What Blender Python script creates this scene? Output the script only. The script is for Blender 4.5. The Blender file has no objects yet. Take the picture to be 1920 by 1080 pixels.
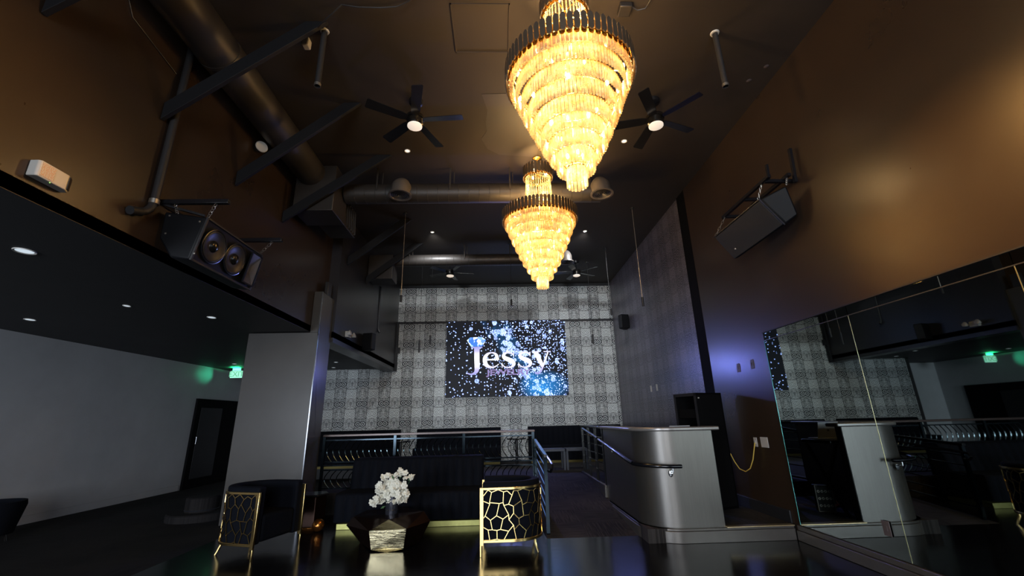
import bpy, bmesh, math, random
from mathutils import Vector, Matrix
import numpy as np
random.seed(7)
S = bpy.context.scene
COL = S.collection
PI = math.pi

# ---------------------------------------------------------------- camera, light, exposure
YAW, PITCH, ROLL = 0.0343107621, 0.298831841, -0.0243959707
cy, sy, cp, sp, cr, sr = math.cos(YAW), math.sin(YAW), math.cos(PITCH), math.sin(PITCH), math.cos(ROLL), math.sin(ROLL)
fw = Vector((sy * cp, cy * cp, sp)); r0 = Vector((cy, -sy, 0)); u0 = r0.cross(fw)
rt = cr * r0 + sr * u0; up = -sr * r0 + cr * u0
cam = bpy.data.cameras.new('camera'); cam.sensor_width = 36; cam.lens = 36 * 804 / 1920; cam.clip_start = .05; cam.clip_end = 60
co = bpy.data.objects.new('camera', cam); COL.objects.link(co)
co.matrix_world = Matrix(((rt.x, up.x, -fw.x, 0), (rt.y, up.y, -fw.y, 0), (rt.z, up.z, -fw.z, 1.3), (0, 0, 0, 1)))
S.camera = co
S.view_settings.view_transform = 'Standard'; S.view_settings.look = 'None'
S.view_settings.gamma = 1; S.view_settings.use_curve_mapping = False
S.view_settings.exposure = 0.0
w = bpy.data.worlds.new('world'); S.world = w; w.use_nodes = True
w.node_tree.nodes['Background'].inputs[0].default_value = (.35, .5, .8, 1)
w.node_tree.nodes['Background'].inputs[1].default_value = .004
S.cycles.max_bounces = 7; S.cycles.diffuse_bounces = 3; S.cycles.glossy_bounces = 4; S.cycles.transmission_bounces = 5
S.cycles.sample_clamp_indirect = 4; S.cycles.caustics_reflective = False; S.cycles.caustics_refractive = False

def lamp(name, kind, loc, energy, color, size=.1, size_y=None, look=None, spot=None, blend=.6, parent=None):
    l = bpy.data.lights.new(name, kind); l.energy = energy; l.color = color
    if kind == 'AREA':
        l.size = size
        if size_y: l.shape = 'RECTANGLE'; l.size_y = size_y
    else: l.shadow_soft_size = size
    if spot: l.spot_size = spot; l.spot_blend = blend
    o = bpy.data.objects.new(name, l); COL.objects.link(o); o.location = loc
    if look: o.rotation_euler = (Vector(look) - Vector(loc)).to_track_quat('-Z', 'Y').to_euler()
    if parent: o.parent = parent
    return o
# daylight through the glazed front behind the camera
lamp('hall_daylight', 'AREA', (0.3, -5.95, 2.3), 420, (.86, .92, 1), 3.6, 3.4, look=(0.3, 12, 2.6))
lamp('side_daylight', 'AREA', (-5.0, -5.95, 1.5), 540, (.80, .88, 1), 2.4, 2.0, look=(-6.2, 6, 1.2))

# ---------------------------------------------------------------- node helpers
class NT:
    def __init__(s, name):
        s.m = bpy.data.materials.new(name); s.m.use_nodes = True; s.t = s.m.node_tree
        s.n = s.t.nodes; s.n.clear(); s.out = s.n.new('ShaderNodeOutputMaterial')
    def link(s, a, b):
        if isinstance(a, bpy.types.NodeSocket): s.t.links.new(a, b)
        else: b.default_value = a
    def M(s, op, *a):
        k = s.n.new('ShaderNodeMath'); k.operation = op
        for i, v in enumerate(a): s.link(v, k.inputs[i])
        return k.outputs[0]
    def V(s, x, y, z=0.0):
        k = s.n.new('ShaderNodeCombineXYZ')
        for i, v in enumerate((x, y, z)): s.link(v, k.inputs[i])
        return k.outputs[0]
    def coord(s, which='Object'):
        return s.n.new('ShaderNodeTexCoord').outputs[which]
    def sep(s, v):
        k = s.n.new('ShaderNodeSeparateXYZ'); s.t.links.new(v, k.inputs[0]); return k.outputs
    def noise(s, v, scale, detail=3, rough=.55, dist=0, fac=True):
        k = s.n.new('ShaderNodeTexNoise'); s.t.links.new(v, k.inputs['Vector'])
        k.inputs['Scale'].default_value = scale; k.inputs['Detail'].default_value = detail
        k.inputs['Roughness'].default_value = rough; k.inputs['Distortion'].default_value = dist
        return k.outputs[0] if fac else k.outputs[1]
    def vor(s, v, scale, feature='F1', out='Distance', rand=1.0):
        k = s.n.new('ShaderNodeTexVoronoi'); k.feature = feature; s.t.links.new(v, k.inputs['Vector'])
        k.inputs['Scale'].default_value = scale; k.inputs['Randomness'].default_value = rand
        return k.outputs[out]
    def mix(s, f, a, b):
        k = s.n.new('ShaderNodeMix'); k.data_type = 'RGBA'; s.link(f, k.inputs[0])
        for v, i in ((a, 6), (b, 7)):
            if isinstance(v, tuple): v = v + (1,) if len(v) == 3 else v
            s.link(v, k.inputs[i])
        return k.outputs[2]
    def ramp(s, f, stops):
        k = s.n.new('ShaderNodeValToRGB'); s.t.links.new(f, k.inputs[0]); e = k.color_ramp.elements
        while len(e) < len(stops): e.new(.5)
        for i, (p, c) in enumerate(stops):
            e[i].position = p; e[i].color = (c[0], c[1], c[2], 1) if isinstance(c, tuple) else (c, c, c, 1)
        return k.outputs[0]
    def bsdf(s, color=(.5, .5, .5), rough=.5, metal=0.0, emit=None, es=0.0, spec=.5, coat=0.0, bump=None, bs=.3, bd=.01, trans=0.0, sheen=0):
        k = s.n.new('ShaderNodeBsdfPrincipled')
        if isinstance(color, tuple): color = color + (1,)
        s.link(color, k.inputs['Base Color']); s.link(rough, k.inputs['Roughness']); s.link(metal, k.inputs['Metallic'])
        k.inputs['Specular IOR Level'].default_value = spec; k.inputs['Coat Weight'].default_value = coat
        k.inputs['Transmission Weight'].default_value = trans; k.inputs['Sheen Weight'].default_value = sheen
        if emit is not None:
            if isinstance(emit, tuple): emit = emit + (1,)
            s.link(emit, k.inputs['Emission Color']); s.link(es, k.inputs['Emission Strength'])
        if bump is not None:
            b = s.n.new('ShaderNodeBump'); b.inputs['Strength'].default_value = bs; b.inputs['Distance'].default_value = bd
            s.t.links.new(bump, b.inputs['Height']); s.t.links.new(b.outputs[0], k.inputs['Normal'])
        s.t.links.new(k.outputs[0], s.out.inputs[0]); return k

def simple(name, color, rough=.5, metal=0.0, var=.12, nscale=6.0, **kw):
    """A paint, metal or fabric with slight procedural mottling."""
    t = NT(name); c = t.coord(); n = t.noise(c, nscale, 4)
    lo = tuple(max(0, x * (1 - var)) for x in color); hi = tuple(min(1, x * (1 + var)) for x in color)
    t.bsdf(t.mix(n, lo, hi), rough, metal, **kw); return t.m
def emitter(name, color, strength, base=(.8, .8, .8)):
    t = NT(name); t.bsdf(base, .4, 0.0, emit=color, es=float(strength)); return t.m

def paint(name, color, rough, seams=None, bs=.06):
    t = NT(name); c = t.coord(); n = t.noise(c, 1.1, 5, .6); f = t.noise(c, 60, 2)
    lo = tuple(x * .78 for x in color); hi = tuple(x * 1.22 for x in color)
    t.bsdf(t.mix(n, lo, hi), t.M('ADD', rough - .06, t.M('MULTIPLY', n, .12)), bump=f, bs=bs, bd=.004); return t.m

M = {}
M['ceiling'] = paint('black ceiling paint', (.036, .027, .021), .62)
M['lowceil'] = paint('black low ceiling paint', (.014, .014, .015), .6)
M['brown'] = paint('dark brown wall paint', (.034, .021, .0135), .29)
M['leftwall'] = paint('pale grey wall paint', (.46, .475, .50), .5)
M['column'] = paint('taupe column paint', (.074, .070, .066), .24)
M['upper'] = paint('charcoal wall paint', (.026, .024, .027), .30)
M['black'] = simple('flat black', (.012, .012, .014), .55)
M['deepblack'] = simple('deep matt black', (.0035, .0035, .004), .8, spec=.1)
M['blackgloss'] = simple('gloss black metal', (.010, .010, .012), .22, spec=.6)
M['duct'] = simple('painted duct metal', (.040, .034, .030), .45, .25, nscale=9)
M['elbow'] = simple('bare duct elbow', (.13, .11, .095), .4, .25)
M['beam'] = simple('painted timber brace', (.010, .010, .0115), .6, nscale=14, spec=.2)
M['speakercase'] = simple('black speaker case', (.0035, .0038, .005), .55, nscale=40, spec=.2)
M['grille'] = simple('black speaker grille cloth', (.014, .014, .015), .7, nscale=220, var=.7)
M['cone'] = simple('speaker cone', (.035, .030, .028), .38, nscale=30)
M['horn'] = simple('grey horn plastic', (.10, .105, .13), .3)
M['chain'] = simple('worn steel', (.45, .42, .38), .35, .9)
M['gold'] = simple('polished gold', (.95, .68, .28), .22, 1.0, var=.05)
M['paleGold'] = simple('brushed pale gold', (.90, .78, .42), .33, 1.0, var=.2, nscale=25)
M['dimgold'] = simple('dull gold', (.12, .095, .03), .4, .8)
M['plinthgold'] = simple('greenish gold strip', (.36, .35, .12), .4, .8, var=.3, nscale=18)
M['copper'] = simple('dark copper mirror', (.035, .017, .012), .22, .8, var=.15)
M['velvet'] = simple('black navy velvet', (.0036, .0046, .0080), .85, nscale=50, spec=.12)
M['white'] = simple('off white plastic', (.62, .60, .56), .45, var=.05)
M['plate'] = simple('white cover plate', (.55, .52, .48), .45, var=.05)
M['dimplate'] = simple('tan cover plate', (.10, .08, .08), .5, var=.05)
M['rail'] = simple('dark chromed rail steel', (.008, .014, .019), .12, .85, nscale=20)
M['baluster'] = simple('bright blued steel', (.16, .22, .25), .12, 1.0)
M['railcap'] = simple('brown rail cap', (.07, .047, .042), .3, .3)
M['railtube'] = simple('black handrail', (.005, .0055, .008), .16, 0.0)
M['chrome'] = simple('chrome', (.6, .62, .66), .12, 1.0)
M['mirror'] = simple('mirror silver', (.41, .47, .455), .015, 1.0, var=.01)
M['glassedge'] = simple('green glass edge', (.10, .42, .38), .12, .3)
M['framegrey'] = simple('grey metal frame', (.035, .038, .05), .4, .5)
M['orange'] = simple('orange cable', (.6, .12, .03), .5)
M['yellow'] = simple('yellow cable', (.72, .50, .10), .5)
M['leaf'] = simple('green leaf', (.05, .12, .04), .6)
M['petal'] = simple('white petal', (.95, .92, .78), .6, var=.06, nscale=30)
M['vase'] = simple('smoked grey vase', (.045, .047, .06), .2, .5, var=.1)
M['laptop'] = simple('silver laptop lid', (.60, .63, .68), .4, .15)
M['amber'] = simple('amber bronze', (.55, .22, .05), .22, .9)
M['nosing'] = simple('brass step nosing', (.72, .56, .32), .3, .8)
M['darkplate'] = simple('smoked bronze plate', (.24, .18, .125), .34, .7, var=.2)
M['chgold'] = simple('chandelier gold', (.95, .62, .22), .2, 1.0)
M['pvc'] = simple('grey painted pipe', (.035, .033, .034), .4, .2)

# brushed booth panel
t = NT('brushed booth laminate'); c = t.coord(); x, y, z = t.sep(c)
n = t.noise(t.V(t.M('MULTIPLY', x, 30.0), t.M('MULTIPLY', y, 30.0), t.M('MULTIPLY', z, 1.2)), 2, 5, .6)
t.bsdf(t.mix(n, (.115, .108, .099), (.158, .149, .137)), .36, .78, bump=n, bs=.03, bd=.002); M['booth'] = t.m
M['boothtop'] = simple('grey countertop', (.24, .225, .215), .28, .35, var=.15)
M['boothbase'] = simple('satin base moulding', (.12, .11, .10), .32, .5)

t = NT('streaked gold reflection'); c = t.coord(); x, y, z = t.sep(c)
n = t.noise(t.V(t.M('MULTIPLY', x, 4.0), t.M('MULTIPLY', y, 4.0), t.M('MULTIPLY', z, 55.0)), 1.4, 4, .6, 1.0)
t.bsdf(t.mix(n, (.42, .33, .15), (.95, .86, .58)), t.M('ADD', .16, t.M('MULTIPLY', n, .2)), 1.0, bump=n, bs=.5, bd=.006); M['facetshine'] = t.m  # reflected gold light put into the colour of the table's front facets
# glossy black plank floor
t = NT('glossy black plank floor'); c = t.coord(); x, y, z = t.sep(c)
pl = t.M('FRACT', t.M('MULTIPLY', y, 6.5)); seam = t.M('LESS_THAN', pl, .02)
n = t.noise(t.V(t.M('MULTIPLY', x, 1.5), t.M('MULTIPLY', y, 22.0), 0.0), 2.2, 5, .6)
rg = t.M('ADD', .10, t.M('MULTIPLY', n, .16))
t.bsdf(t.mix(n, (.003, .003, .004), (.008, .0075, .009)), rg, spec=.28, bump=t.M('SUBTRACT', n, seam), bs=.08, bd=.003); M['floor'] = t.m

# carpet tiles
def carpet(name, a, b):
    t = NT(name); c = t.coord(); x, y, z = t.sep(c)
    tx = t.M('FLOOR', t.M('MULTIPLY', x, 2.0)); ty = t.M('FLOOR', t.M('MULTIPLY', y, 2.0))
    par = t.M('MODULO', t.M('ABSOLUTE', t.M('ADD', tx, ty)), 2.0)
    s1 = t.noise(t.V(t.M('MULTIPLY', x, 70.0), t.M('MULTIPLY', y, 3.0), 0.0), 1, 3)
    s2 = t.noise(t.V(t.M('MULTIPLY', x, 3.0), t.M('MULTIPLY', y, 70.0), 0.0), 1, 3)
    st = t.M('ADD', t.M('MULTIPLY', s1, par), t.M('MULTIPLY', s2, t.M('SUBTRACT', 1.0, par)))
    big = t.noise(c, 1.3, 2); f = t.M('ADD', t.M('MULTIPLY', st, 1.2), t.M('MULTIPLY', t.M('SUBTRACT', big, .5), .8))
    t.bsdf(t.mix(t.ramp(f, [(.38, 0), (.75, 1)]), a, b), .9, bump=st, bs=.3, bd=.004, spec=.2); return t.m
M['carpet'] = carpet('striped carpet tiles', (.010, .009, .0085), (.048, .042, .039))
M['darkcarpet'] = carpet('dark lounge carpet', (.007, .0065, .007), (.018, .0165, .017))

# damask wallpaper: mirrored scrolls in columns
def damask(name, axis, u_0, v_0, light, dark, rough, metal):
    t = NT(name); c = t.coord(); xyz = t.sep(c); u = xyz[axis]; v = xyz[2]
    W, P = .288, .51
    uu = t.M('DIVIDE', t.M('SUBTRACT', u, u_0), W)
    col = t.M('FLOOR', uu); par = t.M('ABSOLUTE', t.M('MODULO', col, 2.0))
    du = t.M('MULTIPLY', t.M('ABSOLUTE', t.M('SUBTRACT', t.M('SUBTRACT', uu, col), .5)), W)
    vs = t.M('DIVIDE', t.M('SUBTRACT', v, v_0), P)
    vs = t.M('ADD', vs, t.M('MULTIPLY', par, .5)); fr = t.M('SUBTRACT', vs, t.M('FLOOR', vs))
    vv = t.M('MULTIPLY', t.M('SUBTRACT', fr, .5), P)         # -P/2..P/2, lobe centre at +-P/2 -> shift below
    vl = t.M('SUBTRACT', t.M('ABSOLUTE', vv), P / 2)           # 0 at the lobe, negative away
    sgn = t.M('SIGN', vv)
    p = t.V(du, vv, 3.7)
    n1 = t.noise(p, 26, 1.5, .5, 1.2)
    # scroll rings around the lobe
    dx = t.M('SUBTRACT', du, .062); dl = t.M('SQRT', t.M('ADD', t.M('MULTIPLY', dx, dx), t.M('MULTIPLY', vl, vl)))
    dl = t.M('ADD', dl, t.M('MULTIPLY', t.M('SUBTRACT', n1, .5), .03))
    ring = t.M('SINE', t.M('MULTIPLY', dl, 2 * PI / .040))
    # fan of arcs below the lobe
    dd = t.M('SQRT', t.M('ADD', t.M('MULTIPLY', du, du), t.M('MULTIPLY', t.M('ADD', vv, .28), t.M('ADD', vv, .28))))
    arc = t.M('SINE', t.M('ADD', t.M('MULTIPLY', dd, 2 * PI / .030), t.M('MULTIPLY', n1, 5.0)))
    # leafy filigree filling: thin mirrored contour lines
    na = t.noise(p, 30, 1.0, .5, 1.6); nb = t.noise(t.V(du, vv, 9.1), 52, 0.5, .4, .8)
    la = t.M('SUBTRACT', t.M('MULTIPLY', t.M('ABSOLUTE', t.M('SUBTRACT', na, .5)), 2.0), .12)
    lb = t.M('SUBTRACT', .60, nb)
    leaf = t.M('MULTIPLY', t.M('MINIMUM', la, t.M('MULTIPLY', lb, .9)), 11.0)
    zone = t.M('SMOOTH_MIN', 1.0, t.M('MAXIMUM', 0.0, t.M('MULTIPLY', t.M('SUBTRACT', dl, .088), 30.0)), .1)
    zc = t.M('GREATER_THAN', t.M('SINE', t.M('MULTIPLY', vv, 2 * PI / .255)), -.75)
    fill = t.M('ADD', t.M('MULTIPLY', leaf, zc), t.M('MULTIPLY', arc, t.M('SUBTRACT', 1.0, zc)))
    val = t.M('ADD', t.M('MULTIPLY', ring, t.M('SUBTRACT', 1.0, zone)), t.M('MULTIPLY', fill, zone))
    # the small cross on the axis of each repeat
    cr_ = t.M('MAXIMUM', t.M('MULTIPLY', t.M('LESS_THAN', du, .006), t.M('LESS_THAN', t.M('ABSOLUTE', vv), .07)),
              t.M('MULTIPLY', t.M('LESS_THAN', du, .04), t.M('LESS_THAN', t.M('ABSOLUTE', t.M('SUBTRACT', vv, .02)), .006)))
    sg = t.M('SUBTRACT', 1.0, t.M('MULTIPLY', par, 2.0))
    inlobe = t.M('SUBTRACT', 1.0, zone)
    bias = t.M('MULTIPLY', sg, t.M('ADD', -.10, t.M('MULTIPLY', inlobe, -.50)))
    val = t.M('ADD', t.M('ADD', val, bias), .22)
    val = t.M('ADD', val, t.M('MULTIPLY', t.M('MULTIPLY', cr_, sg), 4.0))
    seam = t.M('GREATER_THAN', du, W / 2 - .005)
    k = t.M('MULTIPLY', t.M('SMOOTH_MIN', 1.0, t.M('MAXIMUM', 0.0, t.M('ADD', .5, t.M('MULTIPLY', val, 1.6))), .05), t.M('SUBTRACT', 1.0, seam))
    big = t.noise(c, .8, 2)
    lt = t.mix(big, tuple(q * .88 for q in light), tuple(min(1, q * 1.1) for q in light))
    t.bsdf(t.mix(k, dark, lt), rough, t.M('MULTIPLY', k, metal) if metal else 0.0); return t.m
M['damask'] = damask('silver damask wallpaper', 0, -2.611, 4.86, (.76, .80, .79), (.016, .019, .024), .5, 0)
M['darkdamask'] = damask('charcoal damask wallpaper', 1, 7.0, 4.6, (.17, .158, .20), (.045, .041, .056), .36, 0)

# ---------------------------------------------------------------- mesh helpers
class MB:
    def __init__(s): s.v = []; s.f = []
    def add(s, vs, fs):
        b = len(s.v); s.v += [tuple(q) for q in vs]; s.f += [tuple(b + i for i in f) for f in fs]; return s
    def box(s, x0, x1, y0, y1, z0, z1):
        vs = [(x, y, z) for x in (x0, x1) for y in (y0, y1) for z in (z0, z1)]
        return s.add(vs, [(0, 1, 3, 2), (4, 6, 7, 5), (0, 4, 5, 1), (2, 3, 7, 6), (0, 2, 6, 4), (1, 5, 7, 3)])
    def hexa(s, a, b):
        """two quads a (front) and b (back), same order"""
        return s.add(list(a) + list(b), [(0, 1, 2, 3), (7, 6, 5, 4), (0, 4, 5, 1), (1, 5, 6, 2), (2, 6, 7, 3), (3, 7, 4, 0)])
    def bar(s, p, q, wd, ht, upv=(0, 0, 1)):
        p, q = Vector(p), Vector(q); d = (q - p).normalized(); sd = d.cross(Vector(upv))
        if sd.length < 1e-4: sd = d.cross(Vector((1, 0, 0)))
        sd.normalize(); u = sd.cross(d)
        c = [(-1, -1), (1, -1), (1, 1), (-1, 1)]
        return s.hexa([p + sd * a * wd / 2 + u * b * ht / 2 for a, b in c], [q + sd * a * wd / 2 + u * b * ht / 2 for a, b in c])
    def tube(s, pts, r, n=8, closed=False, caps=True):
        pts = [Vector(p) for p in pts]; m = len(pts); rs = r if isinstance(r, (list, tuple)) else [r] * m
        T = []
        for i in range(m):
            a = pts[(i - 1) % m] if (closed or i > 0) else pts[i]; b = pts[(i + 1) % m] if (closed or i < m - 1) else pts[i]
            T.append((b - a).normalized())
        N = T[0].cross(Vector((0, 0, 1)))
        if N.length < .05: N = T[0].cross(Vector((1, 0, 0)))
        N.normalize(); vs = []
        for i in range(m):
            N = (N - T[i] * N.dot(T[i])).normalized(); B = T[i].cross(N)
            vs += [pts[i] + (N * math.cos(2 * PI * k / n) + B * math.sin(2 * PI * k / n)) * rs[i] for k in range(n)]
        fs = []
        for i in range(m if closed else m - 1):
            j = (i + 1) % m
            fs += [(i * n + k, i * n + (k + 1) % n, j * n + (k + 1) % n, j * n + k) for k in range(n)]
        if caps and not closed: fs += [tuple(range(n - 1, -1, -1)), tuple((m - 1) * n + k for k in range(n))]
        return s.add(vs, fs)
    def lathe(s, prof, n=32, c=(0, 0, 0), mat=None, a0=0, a1=2 * PI):
        full = abs(a1 - a0 - 2 * PI) < 1e-6; cols = n if full else n + 1; vs = []
        for k in range(cols):
            a = a0 + (a1 - a0) * k / n
            for r, z in prof: vs.append(Vector((r * math.cos(a), r * math.sin(a), z)))
        if mat is not None: vs = [mat @ q for q in vs]
        vs = [q + Vector(c) for q in vs]; m = len(prof); fs = []
        for k in range(n):
            j = (k + 1) % cols
            for i in range(m - 1): fs.append((k * m + i, j * m + i, j * m + i + 1, k * m + i + 1))
        return s.add(vs, fs)
    def prism(s, poly, z0, z1):
        n = len(poly); vs = [(x, y, z0) for x, y in poly] + [(x, y, z1) for x, y in poly]
        return s.add(vs, [tuple(range(n - 1, -1, -1)), tuple(range(n, 2 * n))] + [(i, (i + 1) % n, n + (i + 1) % n, n + i) for i in range(n)])
    def ball(s, c, r, seg=12, rings=8, sc=(1, 1, 1)):
        vs = []; fs = []
        for i in range(rings + 1):
            th = PI * i / rings
            for k in range(seg):
                a = 2 * PI * k / seg
                vs.append((c[0] + r * sc[0] * math.sin(th) * math.cos(a), c[1] + r * sc[1] * math.sin(th) * math.sin(a), c[2] + r * sc[2] * math.cos(th)))
        for i in range(rings):
            for k in range(seg): fs.append((i * seg + k, (i + 1) * seg + k, (i + 1) * seg + (k + 1) % seg, i * seg + (k + 1) % seg))
        return s.add(vs, fs)
    def build(s, name, mat, parent=None, bevel=0, ang=35, flat=False, kind=None):
        me = bpy.data.meshes.new(name); me.from_pydata(s.v, [], s.f)
        bm = bmesh.new(); bm.from_mesh(me); bmesh.ops.remove_doubles(bm, verts=bm.verts, dist=1e-5)
        bmesh.ops.recalc_face_normals(bm, faces=bm.faces); bm.to_mesh(me); bm.free()
        if not flat:
            me.shade_smooth(); me.set_sharp_from_angle(angle=math.radians(ang))
        me.materials.append(M[mat] if isinstance(mat, str) else mat)
        o = bpy.data.objects.new(name, me); COL.objects.link(o)
        if parent: o.parent = parent
        if bevel:
            b = o.modifiers.new('bevel', 'BEVEL'); b.width = bevel; b.segments = 2; b.limit_method = 'ANGLE'
        if kind: o['kind'] = kind
        return o
def tag(o, label, cat, group=None):
    o['label'] = label; o['category'] = cat
    if group: o['group'] = group
    return o
def thing(name, label, cat, loc=(0, 0, 0), rz=0, group=None):
    o = bpy.data.objects.new(name, None); COL.objects.link(o); o.location = loc; o.rotation_euler = (0, 0, rz)
    o.empty_display_size = .1
    return tag(o, label, cat, group)
def dup(root, loc, rz=None, label=None, group=None):
    def cp(o, par):
        c = o.copy(); COL.objects.link(c)
        if par: c.parent = par
        for ch in list(o.children): cp(ch, c)
        return c
    r = cp(root, None); r.location = loc
    if rz is not None: r.rotation_euler = (0, 0, rz)
    if label: r['label'] = label
    if group: r['group'] = group
    return r
def struct(name, mb, mat, **k): return mb.build(name, mat, kind='structure', **k)

# ================================================================ SETTING
XR, XS, XL, YB, ZC, YF, ZL = 3.22, -2.96, -7.03, 11.757, 5.03, -6.0, 2.70
struct('floor', MB().box(-3.45, XR + .3, YF, 5.5, -.1, 0).box(-3.45, .52, 5.5, 7.25, -.1, 0), 'floor')
struct('floor_lounge_carpet', MB().box(XL, -3.45, YF, 13.1, -.1, 0).box(-3.45, -2.83, 7.25, 13.1, -.1, 0), 'darkcarpet')
# carpeted ramp and stage
rampm = MB(); rampm.add([(.52, 5.5, 0), (1.64, 5.5, 0), (1.64, 8.5, .3), (.52, 8.5, .3), (.52, 5.5, -.1), (1.64, 5.5, -.1), (1.64, 8.5, -.1), (.52, 8.5, -.1)],
                        [(0, 1, 2, 3), (4, 7, 6, 5), (0, 4, 5, 1), (1, 5, 6, 2), (2, 6, 7, 3), (3, 7, 4, 0)])
struct('floor_ramp', rampm, 'carpet')
struct('floor_stage', MB().box(-2.83, .52, 7.25, YB, -.1, .3).box(.52, 1.64, 8.5, YB, -.1, .3).box(1.64, XR, 7.05, YB, -.1, .3), 'carpet')
struct('floor_booth', MB().box(1.58, XR, 5.16, 7.05, -.1, .138), 'carpet')
struct('ceiling', MB().box(XS, XR + .2, YF, YB + .2, ZC, ZC + .1), 'ceiling')
struct('ceiling_low', MB().box(XL - .2, XS, YF, 13.2, ZL, ZL + .1).box(XS, -2.79, 7.235, 11.757, ZL, ZL + .1), 'lowceil')
# upper face above the lounge: front stretch, then a slightly prouder stretch behind the column
struct('wall_left_upper', MB().box(XS - .12, XS, YF, 7.235, ZL + .005, ZC), 'brown')
struct('wall_left_rear_upper', MB().box(XS - .12, -2.79, 7.235, YB, 2.62, ZC), 'upper')
struct('wall_left', MB().box(XL - .12, XL, YF, 13.1, 0, ZL), 'leftwall')
struct('wall_right', MB().box(XR, XR + .12, YF, 6.50, 0, ZC), 'brown')
struct('wall_right_rear', MB().box(XR + .01, XR + .13, 6.80, YB, .3, ZC), 'darkdamask')
struct('trim_1', MB().box(XR - .003, XR + .12, 6.50, 6.80, 0, ZC), 'deepblack')
struct('wall_back', MB().box(-4.95, XR + .2, YB, YB + .12, .3, 3.915).box(-2.79, XR + .2, YB, YB + .12, 3.975, 4.95), 'damask')
struct('trim_2', MB().box(-2.79, XR + .2, YB - .012, YB + .1, 3.915, 3.975), 'black')
struct('trim_3', MB().box(-2.79, XR + .2, YB - .03, YB + .1, 4.95, ZC), 'black')
struct('wall_back_base', MB().box(-4.95, XR + .2, YB + .0, YB + .12, 0, .3), 'black')
struct('wall_lounge_back', MB().box(XL, -4.95, 13.0, 13.1, 0, ZL), 'leftwall')
struct('wall_lounge_side', MB().box(-5.05, -4.95, YB, 13.0, 0, ZL), 'upper')
struct('wall_column', MB().box(-3.90, -2.83, 6.72, 7.235, 0, 2.69).box(-2.959, -2.83, 6.72, 7.235, 2.69, 3.36), 'column', bevel=.006)
struct('trim_4', MB().box(-2.835, -2.820, 6.712, 6.727, 0, 3.36), 'chrome')
# black corner pipe chase between soffit and back wall
struct('trim_5', MB().box(-2.79, -2.74, YB - .12, YB - .04, 2.62, 3.93).box(-2.79, -2.68, YB - .10, YB - .04, 3.1, 3.25), 'black')
# rear wall of the hall with glazed openings (behind the camera)
rw = MB().box(XL, -6.3, YF - .12, YF, 0, ZC).box(-6.3, -3.7, YF - .12, YF, 2.6, ZC).box(-6.3, -3.7, YF - .12, YF, 0, .4).box(-3.7, -1.6, YF - .12, YF, 0, ZC)
rw.box(-1.6, 2.2, YF - .12, YF, 4.1, ZC).box(-1.6, 2.2, YF - .12, YF, 0, .5).box(2.2, XR, YF - .12, YF, 0, ZC)
struct('wall_front', rw, 'brown')
for i, (a, b, c0, d) in enumerate(((-6.3, -3.7, .4, 2.6), (-1.6, 2.2, .5, 4.1))):
    wf = MB()
    for xx in (a, (2 * a + b) / 3, (a + 2 * b) / 3, b): wf.box(xx - .03, xx + .03, YF - .10, YF - .02, c0, d)
    for zz in (c0, d): wf.box(a, b, YF - .10, YF - .02, zz - .03, zz + .03)
    struct('window_%d' % (i + 1), wf, 'black')
# baseboards
struct('baseboard_left', MB().box(XL, XL + .015, YF, 10.4, 0, .12), 'leftwall', bevel=.004)
struct('baseboard_right', MB().box(XR - .05, XR, YF, 5.09, 0, .10).box(XR - .035, XR, YF, 5.09, .10, .15), 'boothbase', bevel=.006)
struct('baseboard_booth', MB().box(XR - .02, XR, 5.2, 6.5, .138, .27), 'black', bevel=.005)
# side door of the lounge
d = MB().box(XL - .01, XL + .05, 10.46, 12.3, 0, 1.95)
dr = struct('door_1', d, 'deepblack', bevel=.005)
MB().box(XL + .05, XL + .058, 10.62, 11.42, .2, 1.75).build('door_panel', 'black', dr, bevel=.01)
MB().tube([(XL + .06, 10.56, .95), (XL + .1, 10.56, .95), (XL + .1, 10.56, 1.1), (XL + .06, 10.56, 1.1)], .009).build('door_handle', 'chrome', dr)
# riser strip of the booth platform with the rounded corner
def path_corner(x, y, xe, ys, r, n=12):
    pts = [(x, ys)]
    for k in range(n + 1):
        a = PI + (PI / 2) * k / n; pts.append((x + r + r * math.cos(a), y + r + r * math.sin(a)))
    pts.append((xe, y)); return pts
def wallstrip(x, y, xe, ys, r, th, z0, z1, n=12):
    a = path_corner(x, y, xe, ys, r, n); b = path_corner(x + th, y + th, xe, ys, max(.02, r - th), n)
    return a + b[::-1]
rs = MB().prism(wallstrip(1.565, 5.10, XR - .051, 7.05, .42, .10, 0, 0), 0, .115)
rs.prism(wallstrip(1.577, 5.112, XR - .051, 7.05, .41, .09, 0, 0), .115, .138)
struct('trim_6', rs, 'boothbase', bevel=.004)
struct('trim_7', MB().box(2.43, XR - .052, 5.095, 5.17, .1382, .150), 'nosing', bevel=.003)
# ceiling hatch and repainted patch
struct('trim_8', MB().box(-.41, .15, 3.05, 3.06, ZC - .012, ZC).box(-.41, .15, 3.60, 3.61, ZC - .012, ZC).box(-.41, -.40, 3.05, 3.61, ZC - .012, ZC).box(.14, .15, 3.05, 3.61, ZC - .012, ZC), 'ceiling')
M['patch'] = paint('faded ceiling patch', (.052, .043, .038), .5)
struct('trim_9', MB().prism([(-.16, 4.22), (.30, 4.2), (.62, 4.8), (.60, 5.5), (.05, 5.44), (-.12, 5.3), (-.2, 5.07), (-.12, 4.9), (-.13, 4.72), (-.1, 4.5)], ZC - .004, ZC), 'patch')

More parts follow.
